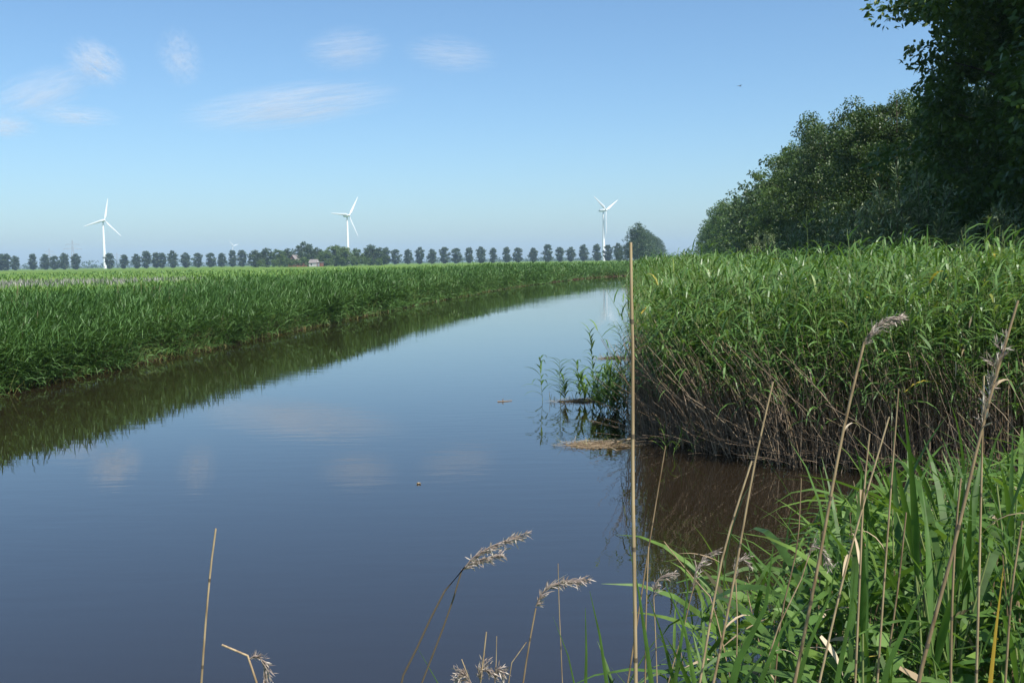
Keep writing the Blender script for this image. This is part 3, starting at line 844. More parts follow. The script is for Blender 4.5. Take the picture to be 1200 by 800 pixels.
# ------------------------------------------------------------------ power pylons
def pylon(u, y, vtop, label):
    b = at(u, 300, y)
    H = at(u, vtop, y).z - .8
    t = thing('power_pylon', label, 'pylon', (b.x, y, .8), 'faint power pylons', .35)
    s = Soup()
    w = H * .09
    def bar(a, c, r):
        s.add(*one_tube([a, ((a[0] + c[0]) / 2, (a[1] + c[1]) / 2, (a[2] + c[2]) / 2), c], r, r, 4))
    lv = [0, .2, .38, .54, .68, .8, 1.0]
    wd = [1, .78, .58, .42, .3, .22, .1]
    for i in range(len(lv) - 1):
        for (sx, sy) in ((1, 1), (1, -1), (-1, 1), (-1, -1)):
            bar((sx * w * wd[i], sy * w * wd[i], H * lv[i]), (sx * w * wd[i + 1], sy * w * wd[i + 1], H * lv[i + 1]), .26)
        for sy in (1, -1):
            bar((-w * wd[i], sy * w * wd[i], H * lv[i]), (w * wd[i + 1], sy * w * wd[i + 1], H * lv[i + 1]), .16)
            bar((w * wd[i], sy * w * wd[i], H * lv[i]), (-w * wd[i + 1], sy * w * wd[i + 1], H * lv[i + 1]), .16)
    link('mast', s.mesh('mast', [M['pylon']]), t)
    for z, hw in ((.68, .30), (.84, .22)):
        s = Soup()
        bar((-H * hw, 0, H * z), (H * hw, 0, H * z), .28)
        bar((-H * hw, 0, H * z), (0, 0, H * (z + .06)), .18); bar((H * hw, 0, H * z), (0, 0, H * (z + .06)), .18)
        for x in (-1, -.5, .5, 1):
            bar((x * H * hw, 0, H * z), (x * H * hw, 0, H * (z - .05)), .2)
        link('crossarm', s.mesh('crossarm', [M['pylon']]), t)
pylon(85.5, 1900, 281, 'larger faint lattice pylon just left of the left turbine')
pylon(58, 2300, 291, 'smaller faint lattice pylon over the left end of the roadside row')
pylon(137, 2600, 296, 'tiny faint lattice pylon just right of the left turbine')

# ------------------------------------------------------------------ farm buildings
def gabled(t, Lx, Wy, Hw, Hr, wall, roof, over=.4, wname='wall'):
    s = Soup()
    s.add(*box_arrays(-Lx / 2, Lx / 2, -Wy / 2, Wy / 2, -.3, Hw))
    for sx in (-1, 1):
        x0, x1 = sx * Lx / 2, sx * (Lx / 2 - .25)
        v = np.array([[x0, -Wy / 2, Hw], [x0, Wy / 2, Hw], [x0, .02, Hw + Hr], [x0, -.02, Hw + Hr], [x1, -Wy / 2, Hw], [x1, Wy / 2, Hw], [x1, .02, Hw + Hr], [x1, -.02, Hw + Hr]], float)
        s.add(v, np.array([[0, 1, 2, 3], [4, 7, 6, 5]]), np.full(8, .5))
    link(wname, s.mesh('wall', [wall]), t)
    s = Soup()
    for sy in (-1, 1):
        e = over
        yb = sy * (Wy / 2 + e); zb = Hw - e * Hr / (Wy / 2)
        th = .18
        v = np.array([[-Lx / 2 - e, yb, zb + .02], [Lx / 2 + e, yb, zb + .02], [Lx / 2 + e, 0, Hw + Hr + .02], [-Lx / 2 - e, 0, Hw + Hr + .02],
                      [-Lx / 2 - e, yb, zb + th], [Lx / 2 + e, yb, zb + th], [Lx / 2 + e, 0, Hw + Hr + th], [-Lx / 2 - e, 0, Hw + Hr + th]], float)
        s.add(v, np.array([[0, 1, 2, 3], [4, 7, 6, 5], [0, 4, 5, 1], [0, 3, 7, 4], [1, 5, 6, 2]]), np.full(8, .5))
    return link('roof', s.mesh('roof', [roof]), t)

p = at(349, 305, 676)
fh = thing('farmhouse', 'farmhouse with grey tiled roof half hidden in the grove', 'house', (p.x, 676, .85), None, R(62))
rf = gabled(fh, 11, 8, 3.2, 4.6, M['brick'], M['roof_grey'])
part_boxes('chimney', [(2.6, 3.5, -.45, .45, 6.6, 9.0)], M['brick'], rf)
for (x, z) in ((-3.6, 1.0), (-1.2, 1.0), (3.4, 1.0)):
    w = part_boxes('window', [(x - .6, x + .6, -4.06, -3.98, z, z + 1.5)], M['wall_white'], fh)
    part_boxes('pane', [(x - .5, x - .04, -4.09, -4.062, z + .1, z + 1.4), (x + .04, x + .5, -4.09, -4.062, z + .1, z + 1.4)], M['pane'], w)
part_boxes('door', [(.7, 1.8, -4.07, -3.98, 0, 2.2)], M['wood_brown'], fh)
for z in (1.0, 4.0):
    w = part_boxes('window', [(-5.56, -5.48, -.7, .7, z, z + 1.5)], M['wall_white'], fh)
    part_boxes('pane', [(-5.59, -5.562, -.6, .6, z + .1, z + 1.4)], M['pane'], w)

p = at(368, 305, 642)
sh_ = thing('farm_shed', 'small white walled shed with light roof and brown boarded end', 'shed', (p.x, 642, .85), None, R(-14))
gabled(sh_, 5.2, 4.4, 2.6, 1.9, M['wall_white'], M['roof_grey'], .3)
part_boxes('window', [(-1.4, -.4, -2.26, -2.18, 1.0, 2.0)], M['pane'], sh_)
part_boxes('lean_to_wall', [(2.62, 5.6, -2.0, 2.0, -.3, 2.7)], M['wood_brown'], sh_)
part_boxes('lean_to_roof', [(2.62, 5.9, -2.3, 2.3, 2.702, 2.9)], M['wall_white'], sh_)
part_boxes('door', [(3.3, 4.6, -2.06, -1.98, 0, 2.1)], M['door_shade_grey'], sh_)

# ------------------------------------------------------------------ crops and grass beyond the left reeds
def field_points(n, y0, y1, x0f, inland):
    y = y0 * (y1 / y0) ** rng.random(n)
    lx = LEFT_X(y)
    xmin = -.58 * y - 6
    x = xmin + (np.minimum(lx - inland, .2 * y) - xmin) * rng.random(n)
    return np.stack([x, y], 1)
s = Soup()
xy = field_points(22000, 24, 330, 0, 6.3)
z = gz(xy[:, 0], xy[:, 1])
n = len(xy)
s.add(*ribbons(np.stack([xy[:, 0], xy[:, 1], z], 1), rng.random(n) * 6.28, rng.normal(1.1, .25, n), rng.uniform(.35, .6, n) * (1 + xy[:, 1] / 600), .03 + xy[:, 1] * .0011, rng.uniform(.3, 1.3, n), 2))
link('field_crop', s.mesh('field_crop', [M['crop']]), kind='stuff', label='low green crop on the flat field behind the left reeds', category='crop')
s = Soup()
n = 5200
y = rng.uniform(66, 118, n)
x = rng.uniform(-74, -34, n)
ok = (np.abs((x + 54) - (y - 92) * .25) < 13 + 5 * wob(x, y, 6))
x, y = x[ok], y[ok]; n = len(x)
s.add(*ribbons(np.stack([x, y, gz(x, y)], 1), rng.random(n) * 6.28, rng.normal(1.3, .15, n), rng.uniform(.6, .9, n), np.full(n, .07), rng.uniform(.2, .9, n), 2))
link('seeding_grass', s.mesh('seeding_grass', [M['lilac_grass']]), kind='stuff', label='greyish patch of seeding grass behind the left end of the reeds', category='grass')

# ------------------------------------------------------------------ single reeds: parts shared between copies
def blade_mesh(L, W, droop, el, fold=.25, segs=7):
    """one reed leaf with a midrib fold, starting at the origin and reaching along +x"""
    t = np.linspace(0, 1, segs + 1)
    e = el - droop * t ** 1.4
    mid = (e[1:] + e[:-1]) / 2
    x = np.concatenate([[0], np.cumsum(np.cos(mid)) * L / segs]); z = np.concatenate([[0], np.cumsum(np.sin(mid)) * L / segs])
    prof = np.where(t < .25, .5 + .5 * t / .25, (1 - ((t - .25) / .75) ** 1.5) * .97 + .03) * W / 2
    nx_, nz_ = -np.sin(e), np.cos(e)
    tw = rng.normal(0, .35) * t + rng.normal(0, .1)
    V = []
    for k in range(segs + 1):
        for sgn in (-1, 0, 1):
            off_y = sgn * prof[k] * math.cos(tw[k]); off_n = sgn * prof[k] * math.sin(tw[k]) + abs(sgn) * prof[k] * fold
            V.append((x[k] + nx_[k] * off_n, off_y, z[k] + nz_[k] * off_n))
    Q = []
    for k in range(segs):
        for j in (0, 1):
            a = k * 3 + j
            Q.append((a, a + 1, a + 4, a + 3))
    return np.array(V), np.array(Q)

def blade_set(n, L, W, mt):
    out = []
    for i in range(n):
        V, Q = blade_mesh(rng.uniform(*L), rng.uniform(*W), R(rng.uniform(25, 130)), R(rng.uniform(35, 65)))
        rn = np.full(len(V), rng.random() * .93)
        if i % 3 == 0:
            rn[-6:] = 1.0                                # withered tip
        out.append(make_mesh('leaf', V, Q, rn, None, [mt], True))
    return out
leaf_near = blade_set(26, (.32, .66), (.015, .031), M['reed_near'])
leaf_erect = []
for i in range(8):
    V, Q = blade_mesh(rng.uniform(.4, .65), rng.uniform(.018, .03), R(rng.uniform(5, 35)), R(rng.uniform(66, 84)), .3)
    leaf_erect.append(make_mesh('leaf', V, Q, np.full(len(V), rng.random() * .9), None, [M['reed_near']], True))
leaf_thin = blade_set(8, (.22, .38), (.013, .022), M['reed_right'])
leaf_water = blade_set(10, (.34, .50), (.036, .056), M['herb'])
stem_near = []
for i in range(6):
    bend = rng.normal(0, .07, 2)
    P = [(bend[0] * t * t, bend[1] * t * t, t) for t in np.linspace(0, 1, 7)]
    s = Soup(); s.add(*one_tube(P, .0048, .0022, 6, rng.random()))
    stem_near.append((s.mesh('stem', [M['stem_green']], True), bend))

def green_reed(pos, h, leaves, lset, label, group, name='green_reed', lean=(0, 0), first=.25, lscale=1.0, top=True):
    t = thing(name, label, 'reed', pos, group)
    t.rotation_euler = (lean[0], lean[1], rng.random() * 6.28)
    sm, bend = stem_near[int(rng.integers(6))]
    so = link('stem', sm, t); so.scale = (1, 1, h)
    a0 = rng.random() * 6.28
    for k in range(leaves):
        f_ = first + (1 - first) * (k + .5 * rng.random()) / leaves
        me = lset[int(rng.integers(len(lset)))] if not (top and k >= leaves - 2) else leaf_erect[int(rng.integers(8))]
        o = link('leaf', me, t)
        o.location = (bend[0] * f_ * f_, bend[1] * f_ * f_, h * f_)
        o.rotation_euler = (0, 0, a0 + k * math.pi + rng.normal(0, .5))
        q = lscale * (1 - .3 * f_) * rng.uniform(.85, 1.15)
        o.scale = (q, q, q)
    return t

# green reeds crowding the near bank at the lower right
us = [600, 640, 690, 720, 760, 850, 930, 960, 1000, 1050, 1100, 1160, 1230, 1320]
vt = [840, 770, 700, 715, 670, 660, 640, 600, 535, 520, 505, 500, 480, 470]
count = 0
tries = 0
while count < 190 and tries < 9000:
    tries += 1
    yy = rng.uniform(2.1, 8.4)
    u = rng.uniform(640, 1290)
    # thin on the left, dense on the right
    if rng.random() > np.interp(u, [640, 760, 900, 980, 1100], [.10, .22, .35, .7, 1]):
        continue
    p = at(u, 500, yy)
    if shore([p.x], [yy])[0] < .02:
        continue
    v = np.interp(u, us, vt) + abs(rng.normal(0, 1)) * 70
    ztop = at(u, v, yy).z
    g = float(gz([p.x], [yy])[0])
    h = ztop - g - .18
    if not (.35 < h < 1.9):
        continue
    sec = 'lower right' if u > 950 else 'lower middle'
    zone = 'left' if u < 1040 else ('middle' if u < 1130 else 'right')
    depth = 'front' if yy < 3.6 else ('centre' if yy < 5.6 else 'back')
    lab = {'front': 'leafy green reed low in the front of the lower right clump, %s side', 'centre': 'leafy green reed in the thick of the lower right clump, %s side', 'back': 'leafy green reed at the back of the lower right clump, towards the inlet, %s side'}[depth] % zone if u > 950 else 'green reed with long blades among dry stalks at bottom centre of the bank'
    green_reed((p.x, yy, g - .03), h, int(rng.integers(5, 9)), leaf_near, lab, 'green reeds in the dense near clump' if u > 950 else 'green reeds among the dry stalks', lean=(rng.normal(0, .1), rng.normal(0, .1)), first=.18)
    count += 1

# single reeds standing in the water beside the right bed
for (u, vb, vtp, lab) in [(636, 470, 417, 'thin reed standing alone in the water, leftmost beside the upper mud strip'), (657, 472, 420, 'leafy reed second from left on the upper mud strip'), (662, 470, 440, 'short leafy reed close behind the second one on the mud strip'),
                          (680, 470, 421, 'bushy reed third from left on the upper mud strip'), (685, 473, 436, 'short reed leaning on the bushy third one'), (695, 452, 385, 'tallest slender reed rising behind the upper mud strip'),
                          (703, 474, 428, 'leafy reed at the right end of the upper mud strip'), (712, 478, 424, 'broad leafy reed left of the tall foreground stalk, over dark water'), (720, 482, 430, 'dense dark reed beside the foot of the right bed'),
                          (708, 484, 445, 'low leafy reed on dark water, front of the group'), (728, 478, 420, 'dim reed right against the right bed'), (724, 488, 448, 'lowest dark reed of the group by the right bed'),
                          (716, 490, 440, 'leafy reed at the dark waterline, second from the front'), (706, 480, 436, 'leafy reed tucked behind the front of the group by the bed'), (731, 486, 436, 'reed half hidden behind the tall straight stalk'), (719, 476, 418, 'taller leafy reed in the middle of the dark group by the bed'), (692, 474, 440, 'low leafy reed beside the foot of the tallest slender one'),
                          (733, 440, 378, 'thin far reed at the corner of the right bed'), (728, 432, 385, 'far wispy reed just left of the corner of the right bed')]:
    dist = EYE * F / (vb - hor(u))
    p = at(u, vb, dist)
    h = at(u, vtp, dist).z + .0
    green_reed((p.x, dist, -.02), h, 20 if 650 < u < 730 else 12, leaf_water, lab, 'single reeds standing in the water', 'water_reed', (rng.normal(0, .06), rng.normal(0, .06)), .12, 1.0, False)
for i in range(16):
    u = rng.uniform(698, 739); vb = rng.uniform(470, 490); dist = EYE * F / (vb - hor(u)); p = at(u, vb, dist)
    green_reed((p.x, dist, -.02), at(u, vb - rng.uniform(36, 62), dist).z, 13, leaf_water, 'leafy reed packed into the low dark clump against the right bed', 'low reeds packed against the right bed', 'water_reed', (rng.normal(0, .12), rng.normal(0, .12)), .08, .85, False)
for (u, vb, vtp, lab) in [(781, 537, 499, 'small fresh green reed tuft at the waterline below the right bed'), (789, 535, 508, 'smaller fresh reed tuft touching the first at the waterline'), (812, 536, 500, 'green reed tuft in shade at the foot of the bed')]:
    dist = EYE * F / (vb - hor(u)); p = at(u, vb, dist)
    green_reed((p.x, dist, -.02), at(u, vtp, dist).z, 7, leaf_near, lab, 'fresh reed tufts at the waterline', 'water_reed', first=.1, lscale=.8)

# ------------------------------------------------------------------ dry stalks, each followed by eye
def catmull(P, n):
    """smooth curve through points, spaced by their distances"""
    P = np.asarray(P, float)
    if len(P) == 2:
        return P[0] + (P[1] - P[0]) * np.linspace(0, 1, n)[:, None]
    t = np.concatenate([[0], np.cumsum(np.linalg.norm(np.diff(P, axis=0), axis=1))])
    m_ = np.empty_like(P)
    m_[1:-1] = (P[2:] - P[:-2]) / (t[2:] - t[:-2])[:, None]
    m_[0] = (P[1] - P[0]) / (t[1] - t[0]); m_[-1] = (P[-1] - P[-2]) / (t[-1] - t[-2])
    out = []
    for x in np.linspace(0, t[-1], n):
        i = min(int(np.searchsorted(t, x, 'right')) - 1, len(P) - 2)
        h = t[i + 1] - t[i]; q = (x - t[i]) / h
        out.append((2 * q ** 3 - 3 * q * q + 1) * P[i] + (q ** 3 - 2 * q * q + q) * h * m_[i] + (3 * q * q - 2 * q ** 3) * P[i + 1] + (q ** 3 - q * q) * h * m_[i + 1])
    return np.array(out)

def plume(axis_pts, n, L, side, dens=1.0):
    """feathery seed head along a curved axis"""
    A = catmull(axis_pts, 24)
    s = Soup()
    s.add(*tubes(A[None], np.array([.0016]), np.array([.0006]), 4, np.array([.2])))
    i = rng.random(n) * 22.9
    i0 = i.astype(int)
    b = A[i0] + (A[np.minimum(i0 + 1, 23)] - A[i0]) * (i - i0)[:, None]
    tg = A[np.minimum(i0 + 2, 23)] - A[np.maximum(i0 - 1, 0)]
    tg /= np.linalg.norm(tg, axis=1, keepdims=True) + 1e-9
    fall = np.sin(np.clip(i / 23, 0, 1) * math.pi) ** .6 * .75 + .25
    d = tg * .9 + np.array([side * .45, -.05, -.28]) * rng.uniform(.1, 1.0, (n, 1)) + rng.normal(0, .22, (n, 3))
    d /= np.linalg.norm(d, axis=1, keepdims=True)
    az = np.arctan2(d[:, 1], d[:, 0]); el = np.arcsin(np.clip(d[:, 2], -1, 1))
    ll = L * fall * rng.uniform(.5, 1.2, n)
    s.add(*ribbons(b, az, el, ll, np.full(n, .0022) * dens, rng.uniform(.1, .8, n), 4, rng.normal(0, 1, n), base_w=.4))
    # spikelets along the branches
    m_ = n * 2
    j = rng.integers(0, n, m_)
    q = b[j] + d[j] * (ll[j] * rng.uniform(.3, .95, m_))[:, None] + np.array([0, 0, -.12]) * (ll[j] ** 1.0)[:, None] * .5
    s.add(*ribbons(q, az[j] + rng.normal(0, .5, m_), el[j] + rng.normal(0, .5, m_), rng.uniform(.008, .016, m_), np.full(m_, .0026), np.zeros(m_), 2, rng.normal(0, 1, m_)))
    return s.mesh('plume', [M['plume']])

def dry_stalk(px, dist, r0, r1, label, group=None, tip=None, tip_n=70, tip_L=.06, side=1, bits=3, tone=.6, name='dry_reed_stalk', mt='stem_dry', d_end=None):
    """px: picture points from foot to head, followed at forward distance dist"""
    d_end = dist if d_end is None else d_end
    ds = np.linspace(dist, d_end, len(px))
    P = [np.array(at(u, v, d)) for (u, v), d in zip(px, ds)]
    g = float(gz([P[0][0]], [dist])[0])
    dirv = P[0] - P[1]
    if P[0][2] > g and dirv[2] < -1e-4:
        k = (P[0][2] - (g - .05)) / -dirv[2]
        foot = P[0] + dirv * k
        foot[:2] = P[0][:2] + np.clip(dirv[:2] * k, -.25, .25)
        P = [foot] + P
    A = catmull(P, 26)
    base = A[0].copy()
    t = thing(name, label, 'dry reed', tuple(base), group)
    A = A - base
    s = Soup()
    s.add(*tubes(A[None], np.array([r0]), np.array([r1]), 7, np.array([tone])))
    so = link('stem', s.mesh('stem', [M[mt]], True), t)
    # nodes: short swollen rings
    ln = np.concatenate([[0], np.cumsum(np.linalg.norm(np.diff(A, axis=0), axis=1))])
    for q in np.arange(.12, ln[-1] * .95, .17 + .05 * rng.random()):
        c = np.array([np.interp(q, ln, A[:, j]) for j in range(3)]); c2 = np.array([np.interp(q + .007, ln, A[:, j]) for j in range(3)])
        rr_ = (r0 + (r1 - r0) * q / ln[-1])
        s = Soup(); s.add(*one_tube([c, (c + c2) / 2, c2], rr_ * 1.18, rr_ * 1.12, 7, .1))
        link('node', s.mesh('node', [M['stem_dark']], True), so)
    for b in range(bits):
        q = rng.uniform(.35, .95) * ln[-1]
        c = np.array([np.interp(q, ln, A[:, j]) for j in range(3)])
        V, Q = blade_mesh(rng.uniform(.06, .16), rng.uniform(.004, .008), R(rng.uniform(20, 140)), R(rng.uniform(20, 75)), .4, 6)
        me = make_mesh('dry_leaf', V, Q, np.full(len(V), rng.random()), None, [M['dry_leaf']], True)
        o = link('dry_leaf', me, t); o.location = tuple(c); o.rotation_euler = (0, 0, rng.random() * 6.28)
    if tip:
        T = [np.array(at(u, v, d_end)) - base for u, v in tip]
        link('plume', plume(T, tip_n, tip_L, side), t)
    return t

G = 'dry reed stalks on the near bank'
dry_stalk([(745, 800), (743.5, 680), (741.5, 560), (741.5, 420), (740, 350), (739, 284)], 1.55, .0050, .0024, 'tall straight tan stalk rising from bottom centre to the horizon', G, bits=0, tone=.75)
dry_stalk([(1076, 800), (1118, 640), (1150, 505), (1176, 410), (1193, 352)], 1.45, .0058, .0018, 'thickest greyish stalk leaning right, with a drooping feathery head', G, [(1150, 505), (1158, 470), (1168, 432), (1180, 392)], 60, .028, -1, 2, .35)
dry_stalk([(931, 800), (960, 655), (985, 520), (1003, 440), (1013, 400)], 1.7, .0052, .0022, 'leaning tan stalk with a brown feathery head bent to the right', G, [(1011, 408), (1020, 390), (1034, 377), (1054, 371)], 70, .028, 1, 2, .5)
dry_stalk([(836, 800), (858, 690), (884, 545), (906, 447)], 1.8, .0048, .0016, 'slender bare stalk leaning right in front of the dark inlet', G, bits=2, tone=.6)
dry_stalk([(820, 800), (846, 655), (868, 580), (881, 540)], 1.9, .0045, .0018, 'greenish tan stalk just left of the slender bare one', G, bits=3, tone=.8)
dry_stalk([(960, 800), (985, 690), (1007, 608), (1034, 515), (1042, 488)], 1.9, .0044, .0016, 'thin pale stalk crossing the green clump beside the brown-headed one', G, bits=3, tone=.8)
dry_stalk([(1002, 800), (1007, 690), (1012, 580), (1019, 508)], 2.0, .0042, .0018, 'upright pale stalk in the left part of the green clump', G, bits=2, tone=.7)
dry_stalk([(1028, 800), (1037, 670), (1048, 520), (1053, 455)], 2.1, .0042, .0016, 'upright stalk in the middle of the green clump, overtopping the leaves', G, bits=2, tone=.65)
dry_stalk([(1036, 800), (1052, 690), (1062, 600)], 2.2, .0038, .0018, 'short stalk crossing behind the middle upright one', G, bits=2, tone=.3)
dry_stalk([(1114, 800), (1116, 700), (1121, 610), (1126, 560)], 2.0, .0046, .002, 'brownish stalk right behind the thickest grey stalk', G, bits=3, tone=.4)
dry_stalk([(1144, 800), (1148, 650), (1151, 520), (1153, 440)], 1.9, .0042, .0018, 'straight pale stalk right of the thickest grey stalk', G, bits=1, tone=.8)
dry_stalk([(1178, 800), (1186, 690), (1198, 610)], 2.0, .004, .002, 'rightmost dry stalk rising at the picture edge', G, bits=2, tone=.5)
dry_stalk([(748, 720), (762, 630), (780, 522)], 2.3, .0040, .0014, 'thin dark stalk leaning away just right of the tall straight one', G, bits=1, tone=.3)
dry_stalk([(756, 800), (757, 720), (760, 640)], 2.1, .0030, .0016, 'short thin stalk close beside the tall straight one', G, bits=2, tone=.5)
dry_stalk([(836, 708), (806, 670), (778, 634)], 2.4, .0028, .0012, 'thin broken stalk slanting left across the inlet water', G, bits=1, tone=.7)
dry_stalk([(783, 800), (800, 740), (812, 690), (818, 672)], 2.3, .0028, .0012, 'short stalk with a curved pale seed head over the inlet', G, [(812, 690), (816, 668), (826, 652), (838, 645)], 34, .035, 1, 2, .6)
dry_stalk([(770, 800), (768, 740), (766, 700)], 2.2, .0026, .0012, 'short stalk with a fluffy pale tuft near the tall straight one', G, [(766, 700), (768, 684), (776, 675), (787, 672)], 34, .035, 1, 1, .7)
dry_stalk([(862, 800), (864, 730), (862, 678)], 2.3, .0030, .0014, 'stalk ending in a frayed pale tuft in front of the inlet', G, [(862, 678), (862, 664), (868, 655), (876, 660)], 34, .035, 1, 2, .7)
dry_stalk([(908, 800), (916, 720), (934, 640), (939, 560)], 2.4, .0034, .0014, 'dark thin stalk standing before the brown inlet water', G, bits=3, tone=.2)
dry_stalk([(893, 800), (912, 735), (940, 676), (948, 650)], 2.2, .0034, .0014, 'short stalk with a bent pale head left of the green clump', G, [(948, 652), (952, 640), (962, 645), (970, 664)], 34, .035, 1, 2, .7)
dry_stalk([(236, 800), (241, 730), (247, 665), (253, 619)], 1.9, .0040, .0018, 'bare upright stalk at bottom left over open water', G, bits=0, tone=.8)
dry_stalk([(300, 812), (300, 790), (292, 770), (276, 757), (260, 755)], 1.9, .0042, .0020, 'broken curled-over stalk at the bottom beside the bare left stalk', G, [(292, 772), (300, 768), (309, 778), (310, 798)], 60, .03, 1, 4, .7)
dry_stalk([(470, 800), (492, 752), (520, 694), (545, 664)], 1.9, .0036, .0018, 'dark arching stalk with the longest brown seed head over the water', G, [(543, 667), (556, 652), (580, 638), (616, 624)], 90, .03, 1, 0, .15, mt='stem_dark')
dry_stalk([(494, 802), (512, 755), (530, 705), (541, 668)], 1.95, .0034, .0016, 'second dark stalk crossing the long-headed arching one', G, [(541, 668), (552, 660), (568, 654), (586, 650)], 60, .03, 1, 1, .2, mt='stem_dark')
dry_stalk([(613, 800), (620, 755), (628, 712)], 2.0, .0030, .0016, 'stalk with a feathery head drooping right at bottom centre', G, [(628, 710), (636, 694), (652, 683), (684, 678)], 80, .04, 1, 1, .4)
dry_stalk([(659, 800), (657, 750), (655, 705), (654, 660)], 2.1, .0026, .0008, 'hair-thin upright stalk just right of the drooping feathery head', G, bits=1, tone=.6)
dry_stalk([(563, 800), (566, 775), (570, 740)], 2.0, .0028, .0014, 'short stubby stalk at the bottom between two feathery heads', G, [(563, 798), (562, 788), (566, 782), (572, 786)], 50, .03, 1, 1, .8)
dry_stalk([(596, 800), (600, 775), (608, 760), (617, 752)], 2.0, .0018, .0010, 'short hooked thin stalk left of the drooping feathery head', G, bits=0, tone=.9)
dry_stalk([(580, 802), (581, 790), (582, 745)], 2.0, .0018, .0008, 'short thin stalk with a small tuft at the bottom centre', G, [(580, 798), (580, 788), (584, 784), (588, 790)], 40, .025, 1, 0, .8)
dry_stalk([(552, 802), (547, 785), (541, 772)], 2.0, .0020, .0010, 'small stalk leaning left with a ragged tuft at the bottom edge', G, [(552, 800), (548, 792), (544, 788), (540, 792)], 50, .03, -1, 0, .8)

# a few big blades close to the lens edge of the bank
def big_blade(px, dist, W, label, rnd, mt='reed_near'):
    P = np.array([np.array(at(u, v, dist)) for u, v in px])
    g = float(gz([P[0][0]], [dist])[0])
    d0 = P[0] - P[1]; d0 = d0 / np.linalg.norm(d0)
    if P[0][2] > g:
        foot = P[0].copy(); foot += d0 * .3
        foot[2] = g - .03
        P = np.concatenate([[foot], P])
    A = catmull(P, 16)
    base = A[0].copy(); A = A - base
    T = np.gradient(A, axis=0); T /= np.linalg.norm(T, axis=1, keepdims=True)
    view = np.array([0, 1, .35 * rng.normal()]); sd = np.cross(T, view); sd /= np.linalg.norm(sd, axis=1, keepdims=True)
    nr = np.cross(sd, T)
    t = np.linspace(0, 1, 16)
    w = W * .5 * np.where(t < .35, .45 + .55 * t / .35, (1 - ((t - .35) / .65) ** 1.7) * .97 + .03)
    V = np.stack([A - sd * w[:, None] + nr * w[:, None] * .35, A, A + sd * w[:, None] + nr * w[:, None] * .35], 1)
    Q = np.array([[k * 3 + j, k * 3 + j + 1, k * 3 + j + 4, k * 3 + j + 3] for k in range(15) for j in (0, 1)])
    tt = np.repeat(t, 3)
    rn = np.full(48, rnd) if mt == 'reed_near' else np.clip(.2 + tt, 0, 1)
    o = link('reed_leaf', make_mesh('reed_leaf', V, Q, rn, None, [M[mt]], True), label=label, category='reed leaf', group='long single blades on the near bank')
    o.location = tuple(base)
M['blade_yellow'] = leaf_mat('reed_leaf_yellowing', [(0, (.10, .16, .03)), (.6, (.17, .19, .03)), (1, (.42, .27, .04))], .35)
big_blade([(1160, 812), (1166, 750), (1172, 700), (1176, 664)], 1.5, .022, 'long upright blade yellowing towards its tip at the right bottom edge', .9, 'blade_yellow')
big_blade([(815, 815), (808, 762), (796, 715), (778, 678)], 1.7, .024, 'bright green blade curving left near the tall straight stalk', .5)
big_blade([(850, 820), (880, 745), (905, 690), (906, 640)], 1.6, .034, 'broad dark blade leaning right at bottom centre', .05)
big_blade([(885, 820), (908, 765), (925, 720), (960, 690)], 1.7, .028, 'broad dark blade bent right beside the brown-headed stalk', .1)
big_blade([(1030, 815), (1060, 740), (1080, 690), (1100, 650)], 1.6, .030, 'dark broad blade slanting right in the green clump', .05)
big_blade([(975, 820), (990, 760), (1000, 700), (1003, 650)], 1.7, .026, 'upright dark blade left of the slanting broad one', .15)
big_blade([(686, 815), (687, 770), (688, 740), (686, 712)], 1.9, .022, 'narrow upright green blade at the bottom centre edge', .4)
big_blade([(712, 812), (706, 765), (700, 728), (691, 692)], 1.9, .022, 'green blade leaning left at the bottom centre edge', .35)
big_blade([(676, 812), (668, 775), (655, 740), (648, 722)], 2.0, .012, 'thin green blade leaning left beside the hair-thin stalk', .5)
big_blade([(520, 812), (505, 790), (494, 770), (489, 758)], 2.0, .010, 'short thin green blade crossing the dark arching stalks', .5)
big_blade([(765, 812), (752, 720), (745, 668), (737, 640)], 1.9, .022, 'tall green blade crossing the tall straight stalk low down', .3)
big_blade([(790, 815), (800, 740), (806, 690), (800, 640)], 2.1, .018, 'slim dark blade standing before the inlet', .2)
big_blade([(930, 815), (950, 750), (975, 690), (985, 640)], 1.8, .022, 'slim blade leaning right under the brown-headed stalk', .25)

# undergrowth that fills the near bank
s = Soup()
n = 7500
yy = rng.uniform(2.2, 8.6, n); u = rng.uniform(820, 1330, n)
x = (u - 600) / F * yy
ok = (shore(x, yy) > .05) & (rng.random(n) < np.interp(u, [820, 930, 1000], [.12, .45, 1]))
x, yy, u = x[ok], yy[ok], u[ok]; n = len(x)
g = gz(x, yy)
hmax = np.clip(EYE - (np.interp(u, us, vt) + 50 - 305) / F * yy - g, .1, 1.15)
z = g + rng.random(n) * hmax
s.add(*ribbons(np.stack([x, yy, z], 1), rng.random(n) * 6.28, rng.normal(.2, .5, n), rng.uniform(.05, .09, n), rng.uniform(.022, .042, n), rng.uniform(.2, 1.4, n), 3, rng.normal(0, .9, n), base_w=.5), mi=0)
n2 = 4600
i = rng.integers(0, n, n2)
s.add(*ribbons(np.stack([x[i], yy[i], g[i] + rng.random(n2) * hmax[i]], 1), rng.random(n2) * 6.28, rng.normal(.6, .5, n2), rng.uniform(.25, .6, n2), rng.uniform(.013, .026, n2), rng.uniform(.4, 1.9, n2), 5, rng.normal(0, .4, n2), rng.random(n2) * .9), mi=1)
n3 = 420
i = rng.integers(0, n, n3)
